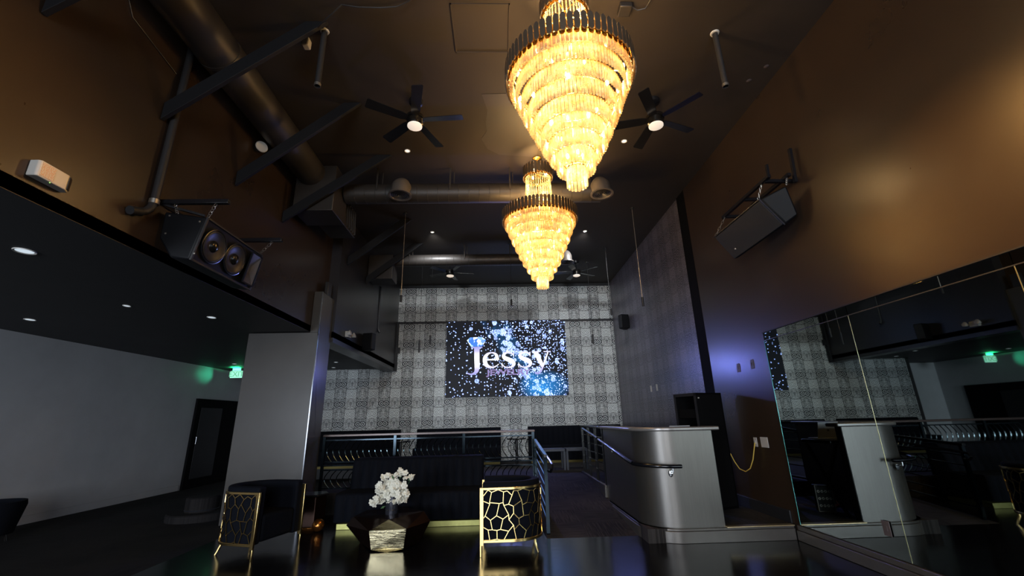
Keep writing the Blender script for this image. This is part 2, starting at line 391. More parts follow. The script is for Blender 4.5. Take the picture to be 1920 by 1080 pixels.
# ================================================================ LED SCREEN
def screen_mat():
    t = NT('diamond video wall'); c = t.coord(); x, y, z = t.sep(c)
    u = t.M('DIVIDE', t.M('ADD', x, 1.43), 3.28); v = t.M('DIVIDE', t.M('SUBTRACT', z, 1.9), 2.05)
    # diagonal band of gems from the top left centre to the bottom right
    dband = t.M('ABSOLUTE', t.M('SUBTRACT', u, t.M('ADD', .40, t.M('MULTIPLY', t.M('SUBTRACT', 1.0, v), .38))))
    wob = t.M('MULTIPLY', t.M('SUBTRACT', t.noise(c, 2.2, 2), .5), .12)
    band = t.ramp(t.M('ADD', dband, wob), [(.03, 1.0), (.13, 0.0)])
    right = t.ramp(u, [(.15, 0.0), (.75, 1.0)])
    p2 = t.V(x, z, 0.0)
    def dots(sc, thr_lo, thr_hi, dens, seed):
        q = t.V(x, z, seed)
        k = t.n.new('ShaderNodeTexVoronoi'); k.voronoi_dimensions = '2D'; t.t.links.new(t.V(t.M('ADD', x, seed), z), k.inputs['Vector']); k.inputs['Scale'].default_value = sc
        cs = t.sep(k.outputs['Color']); on = t.M('LESS_THAN', cs[0], dens)
        rad = t.M('ADD', thr_lo, t.M('MULTIPLY', cs[1], thr_hi - thr_lo))
        return t.M('MULTIPLY', t.M('MULTIPLY', t.M('LESS_THAN', k.outputs['Distance'], rad), on), t.M('ADD', .45, t.M('MULTIPLY', cs[2], .75))), k
    d1, _ = dots(9.0, .08, .18, t.M('ADD', .45, t.M('MULTIPLY', right, .3)), 0.0)
    d2, _ = dots(16.0, .12, .24, t.M('ADD', .12, t.M('MULTIPLY', right, .55)), 3.3)
    g1, k1 = dots(6.0, .22, .38, t.M('MULTIPLY', right, .32), 7.1)
    g2, k2 = dots(4.4, .30, .46, t.M('MULTIPLY', band, .9), 5.2)
    fac = t.vor(p2, 26, 'F1'); fc = t.ramp(t.noise(p2, 34, 2), [(.42, .15), (.58, 1.0)])
    gems = t.M('MULTIPLY', t.M('MAXIMUM', g1, g2), fc)
    allv = t.M('MAXIMUM', t.M('MAXIMUM', d1, d2), gems)
    glow = t.M('MULTIPLY', band, t.ramp(t.noise(p2, 3.0, 3), [(.4, .0), (.75, .55)]))
    # bright blue pool at the lower right
    gx = t.M('SUBTRACT', u, .80); gy = t.M('SUBTRACT', v, .12)
    pool = t.ramp(t.M('SQRT', t.M('ADD', t.M('MULTIPLY', gx, gx), t.M('MULTIPLY', gy, gy))), [(.0, .8), (.22, 0.0)])
    base = t.mix(t.M('MINIMUM', 1.0, t.M('ADD', glow, pool)), (.0012, .0014, .0020), (.004, .05, .14))
    colr = t.mix(allv, base, (.16, .22, .50))
    t.bsdf((.003, .003, .004), .45, 0.0, spec=.15, emit=colr, es=7.0); return t.m
M['screen'] = screen_mat()
scr = thing('video_screen', 'wall-mounted video screen showing a diamond logo and lettering on black', 'screen', (.21, YB - .03, 2.925))
MB().box(-1.64, 1.64, -.03, .028, -1.02, 1.02).build('screen_cabinet', 'black', scr)
# panel in world coordinates so the picture is anchored to the wall
pm = MB().add([(-1.43, YB - .0605, 1.905), (1.85, YB - .0605, 1.905), (1.85, YB - .0605, 3.945), (-1.43, YB - .0605, 3.945)], [(0, 1, 2, 3)])
po = pm.build('display', 'screen', scr, flat=True); po.location = -Vector(scr.location)
def cpt(cx, cyy): return (-1.43 + (cx - 120) / 433, 3.945 - (cyy - 95) / 436.5)
def stroke(mb, pts, ws, yy=YB - .066, horiz=False):
    P = [Vector(cpt(*p)) for p in pts]; m = len(P); L = []; R = []
    # smooth the centre line
    P2, W2 = [], []
    for i in range(m - 1):
        for k in range(6 if m > 2 else 1):
            f = k / (6 if m > 2 else 1)
            p0, p1, p2, p3 = P[max(0, i - 1)], P[i], P[i + 1], P[min(m - 1, i + 2)]
            q = .5 * ((2 * p1) + (p2 - p0) * f + (2 * p0 - 5 * p1 + 4 * p2 - p3) * f * f + (3 * p1 - p0 - 3 * p2 + p3) * f ** 3)
            P2.append(q); W2.append(ws[i] * (1 - f) + ws[i + 1] * f)
    P2.append(P[-1]); W2.append(ws[-1])
    vs = []
    for i, q in enumerate(P2):
        d = (P2[min(i + 1, len(P2) - 1)] - P2[max(i - 1, 0)]).normalized(); nn = Vector((-d.y, d.x)) * W2[i] / 2 / 433
        for e in (q + nn, q - nn):
            vs.append((e.x, yy, e.y)); vs.append((e.x, yy + .004, e.y))
    n = len(P2); fs = []
    for i in range(n - 1):
        a, b = i * 4, i * 4 + 4
        fs += [(a, a + 2, b + 2, b), (a + 1, b + 1, b + 3, a + 3), (a, b, b + 1, a + 1), (a + 2, a + 3, b + 3, b + 2)]
    fs += [(0, 1, 3, 2), (n * 4 - 4, n * 4 - 2, n * 4 - 1, n * 4 - 3)]
    mb.add(vs, fs)
t = NT('glowing lilac white letters'); c = t.coord(); x, y, z = t.sep(c)
g = t.ramp(t.M('ABSOLUTE', t.M('SUBTRACT', z, 2.87)), [(.08, (1, 1, 1)), (.26, (.45, .42, .85)), (.55, (.03, .07, .22))])
t.bsdf((.02, .02, .02), .4, 0.0, emit=g, es=1.35); M['letters'] = t.m
def child_world(mb, name, mat, root, **k):
    o = mb.build(name, mat, root, **k); o.location = -Vector(root.location); return o
E_ = [(592, 562), (742, 562)]
def letter_e(mb, ox):
    stroke(mb, [(592 + ox, 560), (735 + ox, 560)], [16, 16])
    stroke(mb, [(722 + ox, 566), (712 + ox, 515), (688 + ox, 486), (650 + ox, 478), (608 + ox, 492), (580 + ox, 528), (574 + ox, 570), (586 + ox, 615), (618 + ox, 642), (662 + ox, 650), (704 + ox, 638), (736 + ox, 612)], [40, 38, 24, 14, 28, 46, 50, 48, 34, 20, 14, 8])
def letter_s(mb, ox):
    stroke(mb, [(908 + ox, 512), (890 + ox, 490), (850 + ox, 479), (812 + ox, 488), (794 + ox, 514), (808 + ox, 542), (852 + ox, 563), (898 + ox, 588), (912 + ox, 618), (890 + ox, 646), (848 + ox, 656), (802 + ox, 646), (780 + ox, 618)], [8, 16, 18, 28, 40, 48, 52, 50, 40, 26, 16, 14, 8])
    stroke(mb, [(912 + ox, 474), (912 + ox, 530)], [12, 8]); stroke(mb, [(775 + ox, 600), (775 + ox, 658)], [8, 12])
mj = MB(); stroke(mj, [(412, 412), (545, 412)], [16, 16])
stroke(mj, [(480, 410), (480, 480), (481, 560), (483, 640), (474, 692), (446, 718), (408, 726), (368, 712)], [66, 62, 60, 60, 46, 26, 18, 12])
me_ = MB(); letter_e(me_, 0)
ms1 = MB(); letter_s(ms1, 0); ms2 = MB(); letter_s(ms2, 195)
my = MB(); stroke(my, [(1128, 476), (1222, 476)], [12, 12]); stroke(my, [(1268, 476), (1352, 476)], [12, 12])
stroke(my, [(1172, 476), (1250, 650)], [56, 40]); stroke(my, [(1322, 476), (1262, 630), (1228, 700), (1196, 730), (1160, 722)], [16, 20, 22, 24, 22])
for mbb in (mj, me_, ms1, ms2, my): child_world(mbb, 'letter', 'letters', scr, flat=True)
lamp('video_wall_glow', 'SPOT', (0, -.25, -.3), 150, (.22, .27, 1), .03, spot=math.radians(92), blend=.6, parent=scr).rotation_euler = Vector((0, -1, -.30)).to_track_quat('-Z', 'Y').to_euler()
# diamond dotting the j, as faceted flat shapes on the screen
t = NT('glowing diamond facets'); c = t.coord(); q = t.sep(c)
vf = t.vor(t.V(q[0], q[2], 0.0), 11, 'F1', 'Color'); a_ = t.sep(vf)[0]
t.bsdf((.02, .02, .02), .3, 0.0, emit=t.ramp(a_, [(.25, (.03, .16, .6)), (.5, (.35, .62, 1)), (.7, (.9, .96, 1))]), es=1.5); M['gem'] = t.m
gd = MB(); crown = [(362, 325), (400, 290), (545, 288), (590, 325), (545, 400), (410, 402)]
vs = [(cpt(*p)[0], YB - .066, cpt(*p)[1]) for p in crown] + [(cpt(*p)[0], YB - .062, cpt(*p)[1]) for p in crown]
gd.add(vs, [tuple(range(6)), tuple(range(11, 5, -1))] + [(i, (i + 1) % 6, 6 + (i + 1) % 6, 6 + i) for i in range(6)])
child_world(gd, 'diamond', 'gem', scr, flat=True)
def text_mesh(txt, size, name, mat, parent, loc, rot, ext=.002, sx=1.0, bold=0.0):
    cu = bpy.data.curves.new(name, 'FONT'); cu.body = txt; cu.size = size; cu.extrude = ext; cu.align_x = 'CENTER'; cu.align_y = 'CENTER'; cu.offset = bold
    cu.space_character = 1.0
    tmp = bpy.data.objects.new('tmp', cu); COL.objects.link(tmp); dg = bpy.context.evaluated_depsgraph_get(); dg.update()
    me = bpy.data.meshes.new_from_object(tmp.evaluated_get(dg)); bpy.data.objects.remove(tmp)
    me.name = name; me.materials.clear(); me.materials.append(M[mat])
    o = bpy.data.objects.new(name, me); COL.objects.link(o); o.location = loc; o.rotation_euler = rot; o.scale = (sx, 1, 1)
    if parent: o.parent = parent
    return o
t = NT('lilac subtitle letters'); t.bsdf((.02, .02, .02), .4, 0.0, emit=(.34, .26, .62), es=.8); M['sub'] = t.m
cx_, cz_ = cpt(850, 712)
text_mesh('JEWELRY', .205, 'subtitle', 'sub', scr, (cx_ - .21, -.036, cz_ - 2.925), (PI / 2, 0, 0), .002, 1.42, .006)
MBx = MB()

# ================================================================ CHANDELIERS
t = NT('lit cut crystal'); c = t.coord(); nn = t.noise(c, 16, 3, .6)
tr = t.n.new('ShaderNodeBsdfTranslucent'); tn = t.mix(t.ramp(t.noise(c, 24, 2), [(.4, 0), (.62, 1)]), (1, .70, .32), (1, .98, .90)); t.t.links.new(tn, tr.inputs[0])
df = t.n.new('ShaderNodeBsdfDiffuse'); df.inputs[0].default_value = (1, .92, .72, 1)
gl = t.n.new('ShaderNodeBsdfGlossy'); gl.inputs[0].default_value = (1, .96, .85, 1); gl.inputs[1].default_value = .08
tp = t.n.new('ShaderNodeBsdfTransparent'); tp.inputs[0].default_value = (1, .93, .74, 1)
def mixs(f, a, b):
    k = t.n.new('ShaderNodeMixShader'); t.link(f, k.inputs[0]); t.t.links.new(a.outputs[0], k.inputs[1]); t.t.links.new(b.outputs[0], k.inputs[2]); return k
a1 = mixs(.30, tr, df); a2 = mixs(.22, a1, gl); a3 = mixs(t.ramp(nn, [(.38, .15), (.62, .65)]), a2, tp)
t.t.links.new(a3.outputs[0], t.out.inputs[0]); M['crystal'] = t.m
M['bulb'] = emitter('lit candle bulb', (1, .78, .42), 26)
def crystal_mb(r, ang, z0, ln, wd, mb=None):
    mb = mb or MB(); cxx, cyy = r * math.cos(ang), r * math.sin(ang); vs = []
    er = Vector((math.cos(ang), math.sin(ang), 0)); et = Vector((-math.sin(ang), math.cos(ang), 0))
    c0 = Vector((cxx, cyy, 0))
    for z, s_ in ((z0, .72), (z0 + .006, 1), (z0 + ln - .006, 1), (z0 + ln, .7)):
        for a, b in ((1, 0), (0, 1), (-1, 0), (0, -1)): vs.append(c0 + er * a * wd * .35 * s_ + et * b * wd * .5 * s_ + Vector((0, 0, z)))
    fs = [(3, 2, 1, 0), (12, 13, 14, 15)]
    for i in range(3): fs += [(i * 4 + k, i * 4 + (k + 1) % 4, i * 4 + 4 + (k + 1) % 4, i * 4 + 4 + k) for k in range(4)]
    mb.add(vs, fs); return mb
TIERS = [(.075, 0.0), (.145, .13), (.200, .235), (.255, .335), (.305, .445), (.355, .56), (.402, .67), (.445, .785), (.480, .895)]
def chandelier(loc, label, power, lit):
    ch = thing('crystal_chandelier', label, 'chandelier', loc, 0, None)
    top = ZC - loc[2]
    MB().lathe([(0, top), (.07, top), (.07, top - .02), (.02, top - .04), (0, top - .04)], 24).build('canopy', 'chgold', ch)
    MB().tube([(0, 0, top - .03), (0, 0, 1.84)], .008, 6).build('stem', 'chgold', ch)
    for k in range(3):
        a = 2 * PI * k / 3 + .4; MB().tube([(0, 0, top - .04), (.17 * math.cos(a), .17 * math.sin(a), 1.86)], .003, 4).build('suspension_wire', 'chain', ch)
    # frames
    fr = MB()
    for r, z in [(.20, 1.70), (.20, 1.84), (.51, 1.00), (.51, 1.10)] + [(r_, z_ + .155) for r_, z_ in TIERS]:
        fr.tube([(r * math.cos(2 * PI * k / 40), r * math.sin(2 * PI * k / 40), z) for k in range(40)], .006, 5, closed=True)
    for k in range(6):
        a = 2 * PI * k / 6
        fr.tube([(.20 * math.cos(a), .20 * math.sin(a), 1.70), (0, 0, 1.75)], .005, 4); fr.tube([(.5 * math.cos(a), .5 * math.sin(a), 1.10), (0, 0, 1.14)], .006, 4)
        fr.tube([(r_ * math.cos(a), r_ * math.sin(a), z_ + .155) for r_, z_ in TIERS[::-1]] , .004, 4)
    fr.tube([(0, 0, 1.84), (0, 0, .16)], .010, 6); fr.build('frame', 'chgold', ch)
    # bands of dark bevelled plates
    def band(r, z0, z1, n, wd, name):
        for k in range(n):
            a = 2 * PI * k / n; er = Vector((math.cos(a), math.sin(a), 0)); et = Vector((-math.sin(a), math.cos(a), 0)); m_ = MB()
            out = [(-1, 0), (1, 0)]
            prof = [(-.5, .18), (-.35, .07), (0, 0), (.35, .07), (.5, .18), (.5, .82), (.35, .93), (0, 1), (-.35, .93), (-.5, .82)]
            A = [er * (r + .004) + et * p * wd + Vector((0, 0, z0 + q * (z1 - z0) * 1.0)) for p, q in prof]
            B = [q + er * (-.008) for q in A]; nn_ = len(prof)
            m_.add(A + B, [tuple(range(nn_)), tuple(range(2 * nn_ - 1, nn_ - 1, -1))] + [(i, (i + 1) % nn_, nn_ + (i + 1) % nn_, nn_ + i) for i in range(nn_)])
            m_.build(name, 'darkplate', ch, flat=True)
    band(.535, .965, 1.135, 66, .042, 'rim_plate')
    band(.215, 1.67, 1.86, 28, .040, 'crown_plate')
    sc = MB()
    for r, z, n in ((.512, .955, 60), (.196, 1.66, 26)):
        for k in range(n):
            a = 2 * PI * (k + .5) / n; er = Vector((math.cos(a), math.sin(a), 0)); et = Vector((-math.sin(a), math.cos(a), 0))
            A = [er * (r - .004 * abs(q)) + et * p + Vector((0, 0, z + h)) for p, h, q in ((-.021, .12, 1), (-.021, .02, 1), (-.012, .005, .5), (0, 0, 0), (.012, .005, .5), (.021, .02, 1), (.021, .12, 1))]
            B = [v - er * .004 for v in A]; sc.add(A + B, [tuple(range(7)), tuple(range(13, 6, -1))] + [(i, (i + 1) % 7, 7 + (i + 1) % 7, 7 + i) for i in range(7)])
    so_ = sc.build('gold_scallops', 'chgold', ch, flat=True); so_['kind'] = 'stuff'
    # bead strands between crown and rim
    for k in range(36):
        a = 2 * PI * (k + .5) / 36; m_ = MB()
        for i in range(32):
            f = i / 31; rr = .178 + .058 * f * f; zz = 1.70 - f * .62
            m_.ball((rr * math.cos(a), rr * math.sin(a), zz), .0078, 5, 3)
        m_.build('bead_strand', 'crystal', ch)
    # crystals: the ones turned to the room's front are single parts
    allp = []
    for ti, (r, z) in enumerate(TIERS):
        n = max(8, int(2 * PI * r / .028))
        for k in range(n): allp.append((r, 2 * PI * (k + .37 * ti) / n, z, ti))
    allp += [(.495, 2 * PI * k / 96, .90, 9) for k in range(96)]
    def front(p): return math.sin(p[1]) < -.55 and 2 <= p[3] <= 8
    fp = [p for p in allp if front(p)][-100:]; fs_ = set(id(p) for p in fp)
    rest = MB()
    for p in allp:
        if id(p) in fs_: crystal_mb(p[0], p[1], p[2], .155, .025).build('crystal', 'crystal', ch, flat=True)
        else: crystal_mb(p[0], p[1], p[2], .155, .025, rest)
    ro = rest.build('crystals', 'crystal', ch, flat=True); ro['kind'] = 'stuff'
    # bulbs
    bl = [(.12, 1.76, k * 2.09) for k in range(3)] + [(.14, 1.20, k * 1.57) for k in range(4)] + [(.44, .98, k * PI / 5 + .2) for k in range(10)] + [(.36, .72, k * PI / 3.5) for k in range(7)] + [(.24, .47, k * PI / 2.5) for k in range(5)] + [(.06, .27, k * PI) for k in range(2)]
    for r, z, a in bl:
        MB().ball((r * math.cos(a), r * math.sin(a), z), .014, 8, 6, (1, 1, 1.7)).build('bulb', 'bulb', ch)
    # the light those bulbs give
    for (x, y, z, e) in ((0, .0, 1.60, 16), (.0, .0, 1.30, 26), (.41, .0, 1.085, 8), (-.41, .0, 1.085, 8), (0, .41, 1.085, 8), (0, -.41, 1.085, 8), (.12, .1, .62, 8), (-.12, -.1, .62, 8), (0, 0, .33, 9), (0, 0, .10, 3.5)):
        lamp('bulb_glow', 'POINT', (x, y, z), e * lit, (1, .64, .27), .05, parent=ch)
    if power:   # added spots under the rim, aimed at the side walls for a gold glow
        for (lx, ly), tgt, sc_ in (((.50, -.15), (3.22, 2.35, 2.05), 1.3), ((-.50, -.15), (-2.96, 1.7, 2.35), .9)):
            src = Vector((lx, ly, .95)); dr_ = Vector(tgt) - Vector(loc) - src
            lamp('wall_glow_spot', 'SPOT', src, power * sc_, (1, .52, .15), .04, spot=math.radians(66), blend=1.0, parent=ch).rotation_euler = dr_.to_track_quat('-Z', 'Y').to_euler()
    return ch
chandelier((.622, 2.90, 3.0), 'tiered crystal chandelier hanging nearest the camera, cut off at the top', 300, 1.5)
chandelier((.609, 5.536, 3.0), 'tiered crystal chandelier hanging farther back, in front of the round duct', 0, 1.4)

# ================================================================ CEILING FANS
def fan(loc, off, label):
    f = thing('ceiling_fan', label, 'ceiling fan', (loc[0], loc[1], 4.67), 0, None)
    h = ZC - 4.67
    MB().lathe([(0, h), (.085, h), (.08, h - .045), (.03, h - .07), (0, h - .07)], 24).build('canopy', 'blackgloss', f)
    MB().tube([(0, 0, h - .06), (0, 0, .13)], .013, 8).build('downrod', 'blackgloss', f)
    MB().lathe([(0, .15), (.06, .15), (.105, .125), (.108, .085), (.095, .08), (.095, .055), (.10, .05), (.10, .015), (.088, 0.0), (0, 0.0)], 28).build('motor_housing', M['fanmetal'], f)
    MB().lathe([(.086, .002), (.086, -.014), (.06, -.026), (0, -.030)], 24).build('light_lens', 'lens', f)
    for k in range(5):
        a = math.radians(off + 72 * k); er = Vector((math.cos(a), math.sin(a), 0)); et = Vector((-math.sin(a), math.cos(a), 0)); m_ = MB()
        P = []
        for s_ in (-1, 1):
            for rr, ww in ((.09, .035), (.16, .052), (.56, .062), (.575, .05)):
                P.append((rr, s_ * ww))
        A = []
        for rr, ww in ((.09, .035), (.16, .052), (.56, .062), (.575, .05)): A.append((rr, ww))
        for rr, ww in ((.575, .05), (.56, .062), (.16, .052), (.09, .035)): A.append((rr, -ww))
        top = [er * p + et * q + Vector((0, 0, .085 + q * .22)) for p, q in A]; bot = [q - Vector((0, 0, .008)) for q in top]; n = len(A)
        m_.add(top + bot, [tuple(range(n)), tuple(range(2 * n - 1, n - 1, -1))] + [(i, (i + 1) % n, n + (i + 1) % n, n + i) for i in range(n)])
        m_.build('blade', 'blackgloss', f)
    return f
M['fanmetal'] = simple('black nickel', (.08, .075, .07), .18, .9)
M['lens'] = emitter('lit fan lens', (1, .83, .66), .72)
M['down'] = emitter('lit downlight lens', (1, .93, .88), .9)
M['lowdown'] = emitter('lit low downlight lens', (.72, .85, .95), .75)
fan((-.96, 4.33), 355, 'five-blade black ceiling fan left of the big chandelier')
fan((1.94, 4.33), 22, 'five-blade black ceiling fan right of the big chandelier')
fan((-1.15, 9.85), 10, 'distant black ceiling fan above the left part of the wallpapered wall')
fan((1.94, 9.95), 30, 'distant black ceiling fan above the right part of the wallpapered wall')
def downlight(x, y, z, r, label, mat, group):
    o = thing('ceiling_downlight', label, 'downlight', (x, y, z), 0, group)
    MB().lathe([(r * .80, 0), (r * .80, -.004), (r, -.008), (r * 1.02, -.001), (r * 1.02, 0)], 24).build('trim_ring', 'white', o)
    MB().lathe([(0, -.003), (r * .8, -.003)], 20).build('lens', mat, o)
for x, y, lb in ((-1.27, 5.34, 'small round ceiling light just below the left fan'), (1.81, 5.13, 'small round ceiling light just below the right fan'), (-1.33, 8.12, 'tiny round ceiling light beyond the duct, left of the far chandelier'), (1.83, 8.14, 'tiny round ceiling light beyond the duct, right of the far chandelier')):
    downlight(x, y, ZC, .042, lb, 'down', 'main ceiling downlights')
for x, y, r, lb in ((-3.82, 3.33, .07, 'large round recessed light nearest in the low black ceiling'), (-6.10, 5.63, .06, 'recessed light above the left edge of the pale wall'), (-4.39, 5.03, .04, 'smallest recessed light in the middle of the low ceiling'), (-3.81, 5.67, .055, 'round recessed light in the low ceiling toward the column'),
                    (-6.13, 10.19, .05, 'recessed light in the green glow beside the exit sign'), (-3.83, 10.26, .05, 'front one of two tiny lights under the rear soffit'), (-4.25, 11.25, .05, 'rear one of two tiny lights under the rear soffit')):
    downlight(x, y, ZL, r, lb, 'lowdown', 'low ceiling downlights')
for lx, ly, e in ((-1.33, 8.12, 170), (1.83, 8.14, 170)):
    lamp('downlight_beam', 'SPOT', (lx, ly, ZC - .02), e, (.9, .95, 1), .05, look=(lx, 11.8, 2.2), spot=math.radians(105), blend=.8)
for x, y, lb in ((3.05, 3.79, 'small grey sprinkler plate near the right wall, closer one'), (2.97, 4.0, 'small grey sprinkler plate near the right wall, farther one')):
    tag(MB().lathe([(0, -.004), (.022, -.004), (.028, 0)], 14, (x, y, ZC)).build('sprinkler_cover', 'dimplate'), lb, 'sprinkler cover')

# ================================================================ DUCTS AND BRACES
dt = thing('air_duct', 'large round duct running along the upper left wall', 'duct', (-2.68, 0, 4.79))
MB().tube([(0, YF + .02, 0), (0, 5.53, 0)], .20, 32).build('pipe', 'duct', dt)
for y in (-3.5, -1.2, 1.1, 3.4): MB().tube([(0, y - .02, 0), (0, y + .02, 0)], .205, 32).build('joint_band', 'duct', dt)
MB().box(-.20, .36, 5.52, 6.02, -.60, .12).build('plenum_box', 'duct', dt, bevel=.008)
o = MB().box(-.09, .30, 6.15, 6.66, -.53, -.09).build('vent_box', 'duct', dt, bevel=.006)
lv = MB()
for k in range(5): lv.bar((.305, 6.17 + .09 * k, -.12), (.305, 6.26 + .09 * k - .02, -.50), .012, .05, (1, 0, 0))
lv.build('louvre', 'duct', o)
MB().tube([(.1, 5.95, -.3), (.1, 6.2, -.3)], .12, 16).build('duct_neck', 'duct', dt)
def cross_duct(y, z, r, x0, x1, vents, label, hang):
    dd = thing('air_duct', label, 'duct', (x0, y, z))
    MB().tube([(0, 0, 0), (x1 - x0, 0, 0)], r, 28).build('pipe', 'duct', dd)
    nb = int((x1 - x0) / .155); mm = MB()
    for k in range(1, nb): mm.lathe([(r - .002, -.004), (r + .003, 0), (r - .002, .004)], 28, ((x1 - x0) * k / nb, 0, 0), Matrix.Rotation(PI / 2, 3, 'Y'))
    mm.build('seam_ridges', 'duct', dd)
    for vx in vents:
        v_ = vx - x0; e = MB(); rr = r * .88
        pts = [(v_, 0, 0), (v_, -.12, .02), (v_, -.20, .01), (v_, -.26, -.04), (v_, -.275, -.10), (v_, -.275, -.155)]
        e.tube(pts, rr, 24); eo = e.build('elbow', 'elbow', dd)
        e = MB(); e.lathe([(rr, -.15), (rr + .035, -.165), (rr + .04, -.185), (rr + .01, -.185), (rr - .01, -.16)], 28, (v_, -.275, 0)); e.build('flange', 'elbow', dd)
        e = MB()
        for q in (.2, .4, .6, .8): e.lathe([(rr * q, -.165), (rr * q + .012, -.180), (rr * q + .006, -.182), (rr * q - .004, -.168)], 24, (v_, -.275, 0))
        e.build('grille', 'pvc', dd)
    for hx in hang:
        h_ = hx - x0; tp_ = ZC - z
        MB().box(h_ - .035, h_ - .015, -r - .005, -r + .015, -.02, tp_).box(h_ + .015, h_ + .030, -r * .2, -r * .2 + .015, r * .9, tp_).build('hanger_strap', 'duct', dd)
    return dd
cross_duct(5.93, 4.67, .15, -2.30, 1.62, (-1.42, 1.57), 'round duct crossing the ceiling with two round vents', (-1.78, -.68, .23, 1.45))
cross_duct(8.95, 4.72, .13, -2.25, 1.62, (1.5,), 'far round duct crossing in front of the wallpapered wall', (-1.9, -.7, .3))
tag(MB().box(-2.78, -2.26, 8.76, 9.2, 4.25, 4.80).build('duct_box', 'duct', bevel=.01), 'square duct box beside the far crossing duct', 'duct')
bn = ['first timber brace, at the top left corner', 'timber brace crossing the big duct nearest the camera', 'timber brace rising just beyond the white wall lamp', 'timber brace ending beside the left ceiling fan', 'timber brace beyond the crossing duct', 'farthest timber brace, above the rear soffit']
for (Y, xt), lb in zip(((2.24, -1.60), (3.27, -1.60), (4.38, -1.62), (5.45, -1.50), (7.55, -1.62), (8.70, -1.60)), bn):
    p = Vector((-2.95, Y, 3.93)); q = Vector((xt, Y, 5.06))
    if Y > 5: p.z = 3.99; 
    if Y > 7: p.z = 4.13; p.x = -2.78
    m_ = MB(); d_ = (q - p).normalized(); u_ = Vector((-d_.z, 0, d_.x))
    h_ = .066
    # plumb cut at the wall, level cut at the ceiling
    a0 = Vector((p.x, Y, p.z - .02)); a1 = Vector((p.x, Y, p.z - .02 + 2 * h_ / abs(d_.x) * 1.0))
    tz = ZC - .001; sl = d_.z / d_.x
    b0 = Vector((p.x + (tz - a0.z) / sl, Y, tz)); b1 = Vector((p.x + (tz - a1.z) / sl, Y, tz))
    m_.hexa([a0 + Vector((0, -.02, 0)), b0 + Vector((0, -.02, 0)), b1 + Vector((0, -.02, 0)), a1 + Vector((0, -.02, 0))], [a0 + Vector((0, .02, 0)), b0 + Vector((0, .02, 0)), b1 + Vector((0, .02, 0)), a1 + Vector((0, .02, 0))])
    tag(m_.build('timber_brace', 'beam', bevel=.003), lb, 'brace', 'timber braces along the left wall')
for x, lb in ((-1.68, 'short grey pipe hanging from the ceiling left of the big chandelier'), (2.25, 'short grey pipe hanging from the ceiling right of the big chandelier')):
    o = thing('hanging_pipe', lb, 'pipe', (x, 3.36, 4.36))
    MB().lathe([(.022, 0), (.027, 0), (.027, ZC - 4.36 - .01), (.022, ZC - 4.36 - .01), (.022, 0)], 16).build('pipe_body', 'pvc', o)
    MB().lathe([(.028, ZC - 4.36 - .001), (.045, ZC - 4.36 - .001), (.04, ZC - 4.36 - .014), (.027, ZC - 4.36 - .014)], 16).build('collar', 'white', o)
    MB().lathe([(.0275, .0), (.031, .0), (.031, .03), (.0275, .03)], 16).build('end_ring', 'chain', o)
for x, y, z1, ln, lb in ((-1.70, 7.28, 3.32, .12, 'slim rod hanging at the left edge of the upper wallpaper'), (2.52, 7.15, 3.14, .16, 'slim rod hanging before the charcoal wallpapered side wall'), (.28, 8.75, 3.6, .14, 'slim rod with black tip above the middle of the screen'),
                         (-1.85, 10.0, 2.85, .28, 'slim rod with black tip left of the screen, outer one'), (-1.60, 10.0, 3.03, .22, 'slim rod with black tip left of the screen, inner one'), (2.23, 10.0, 2.98, .22, 'slim rod with black tip right of the screen'), (2.48, 9.1, 3.45, .14, 'slim rod hanging near the far right corner')):
    o = thing('ceiling_rod', lb, 'rod', (x, y, z1), 0, 'thin rods hanging from the ceiling')
    MB().tube([(0, 0, ln - .01), (0, 0, ZC - z1)], .005, 6).build('rod', 'chain' if y < 8 else 'pvc', o)
    MB().tube([(0, 0, 0), (0, 0, ln)], .022, 10).build('tip', 'black', o)
    MB().lathe([(0, ZC - z1 - .02), (.035, ZC - z1 - .02), (.04, ZC - z1)], 12).build('ceiling_plate', 'black', o)
# loose cable and sensor on the ceiling
tag(MB().tube([(-1.72, 3.28, 4.97), (-1.6, 3.16, 4.93), (-1.5, 3.1, 4.95), (-1.41, 3.06, 5.01), (-1.25, 3.06, 4.98), (-1.05, 3.06, 4.975), (-.9, 3.06, 4.99), (-.78, 3.02, 5.01), (-.69, 2.95, 5.02)], .007, 6).build('ceiling_cable', 'pvc'), 'loose grey cable looping along the ceiling at the top edge', 'cable')
o = thing('motion_sensor', 'square black sensor with a looped wire on the ceiling right of the chandelier', 'sensor', (1.24, 3.08, ZC))
MB().box(-.06, .06, -.06, .06, -.06, 0).build('housing', 'duct', o, bevel=.01)
MB().tube([(.06, -.02, -.02), (.12, .0, -.04), (.19, -.02, -.04), (.22, -.09, -.02), (.2, -.16, -.005)], .006, 6).build('wire', 'pvc', o)
# vertical pipe for the left speaker
o = thing('support_pipe', 'black vertical pipe with an elbow holding the left speaker bracket', 'pipe', (-2.92, 3.36, 3.05))
MB().tube([(0, 0, 1.98), (0, 0, .1), (-.0, -.02, .03), (0, -.06, -.02), (0, -.12, -.05)], .031, 12).build('pipe_run', 'pvc', o)
MB().tube([(0, -.10, -.045), (0, -.20, -.08)], .036, 12).build('end_fitting', 'black', o)
MB().tube([(0, 0, .08), (0, 0, .12)], .039, 12).build('clamp', 'chain', o)
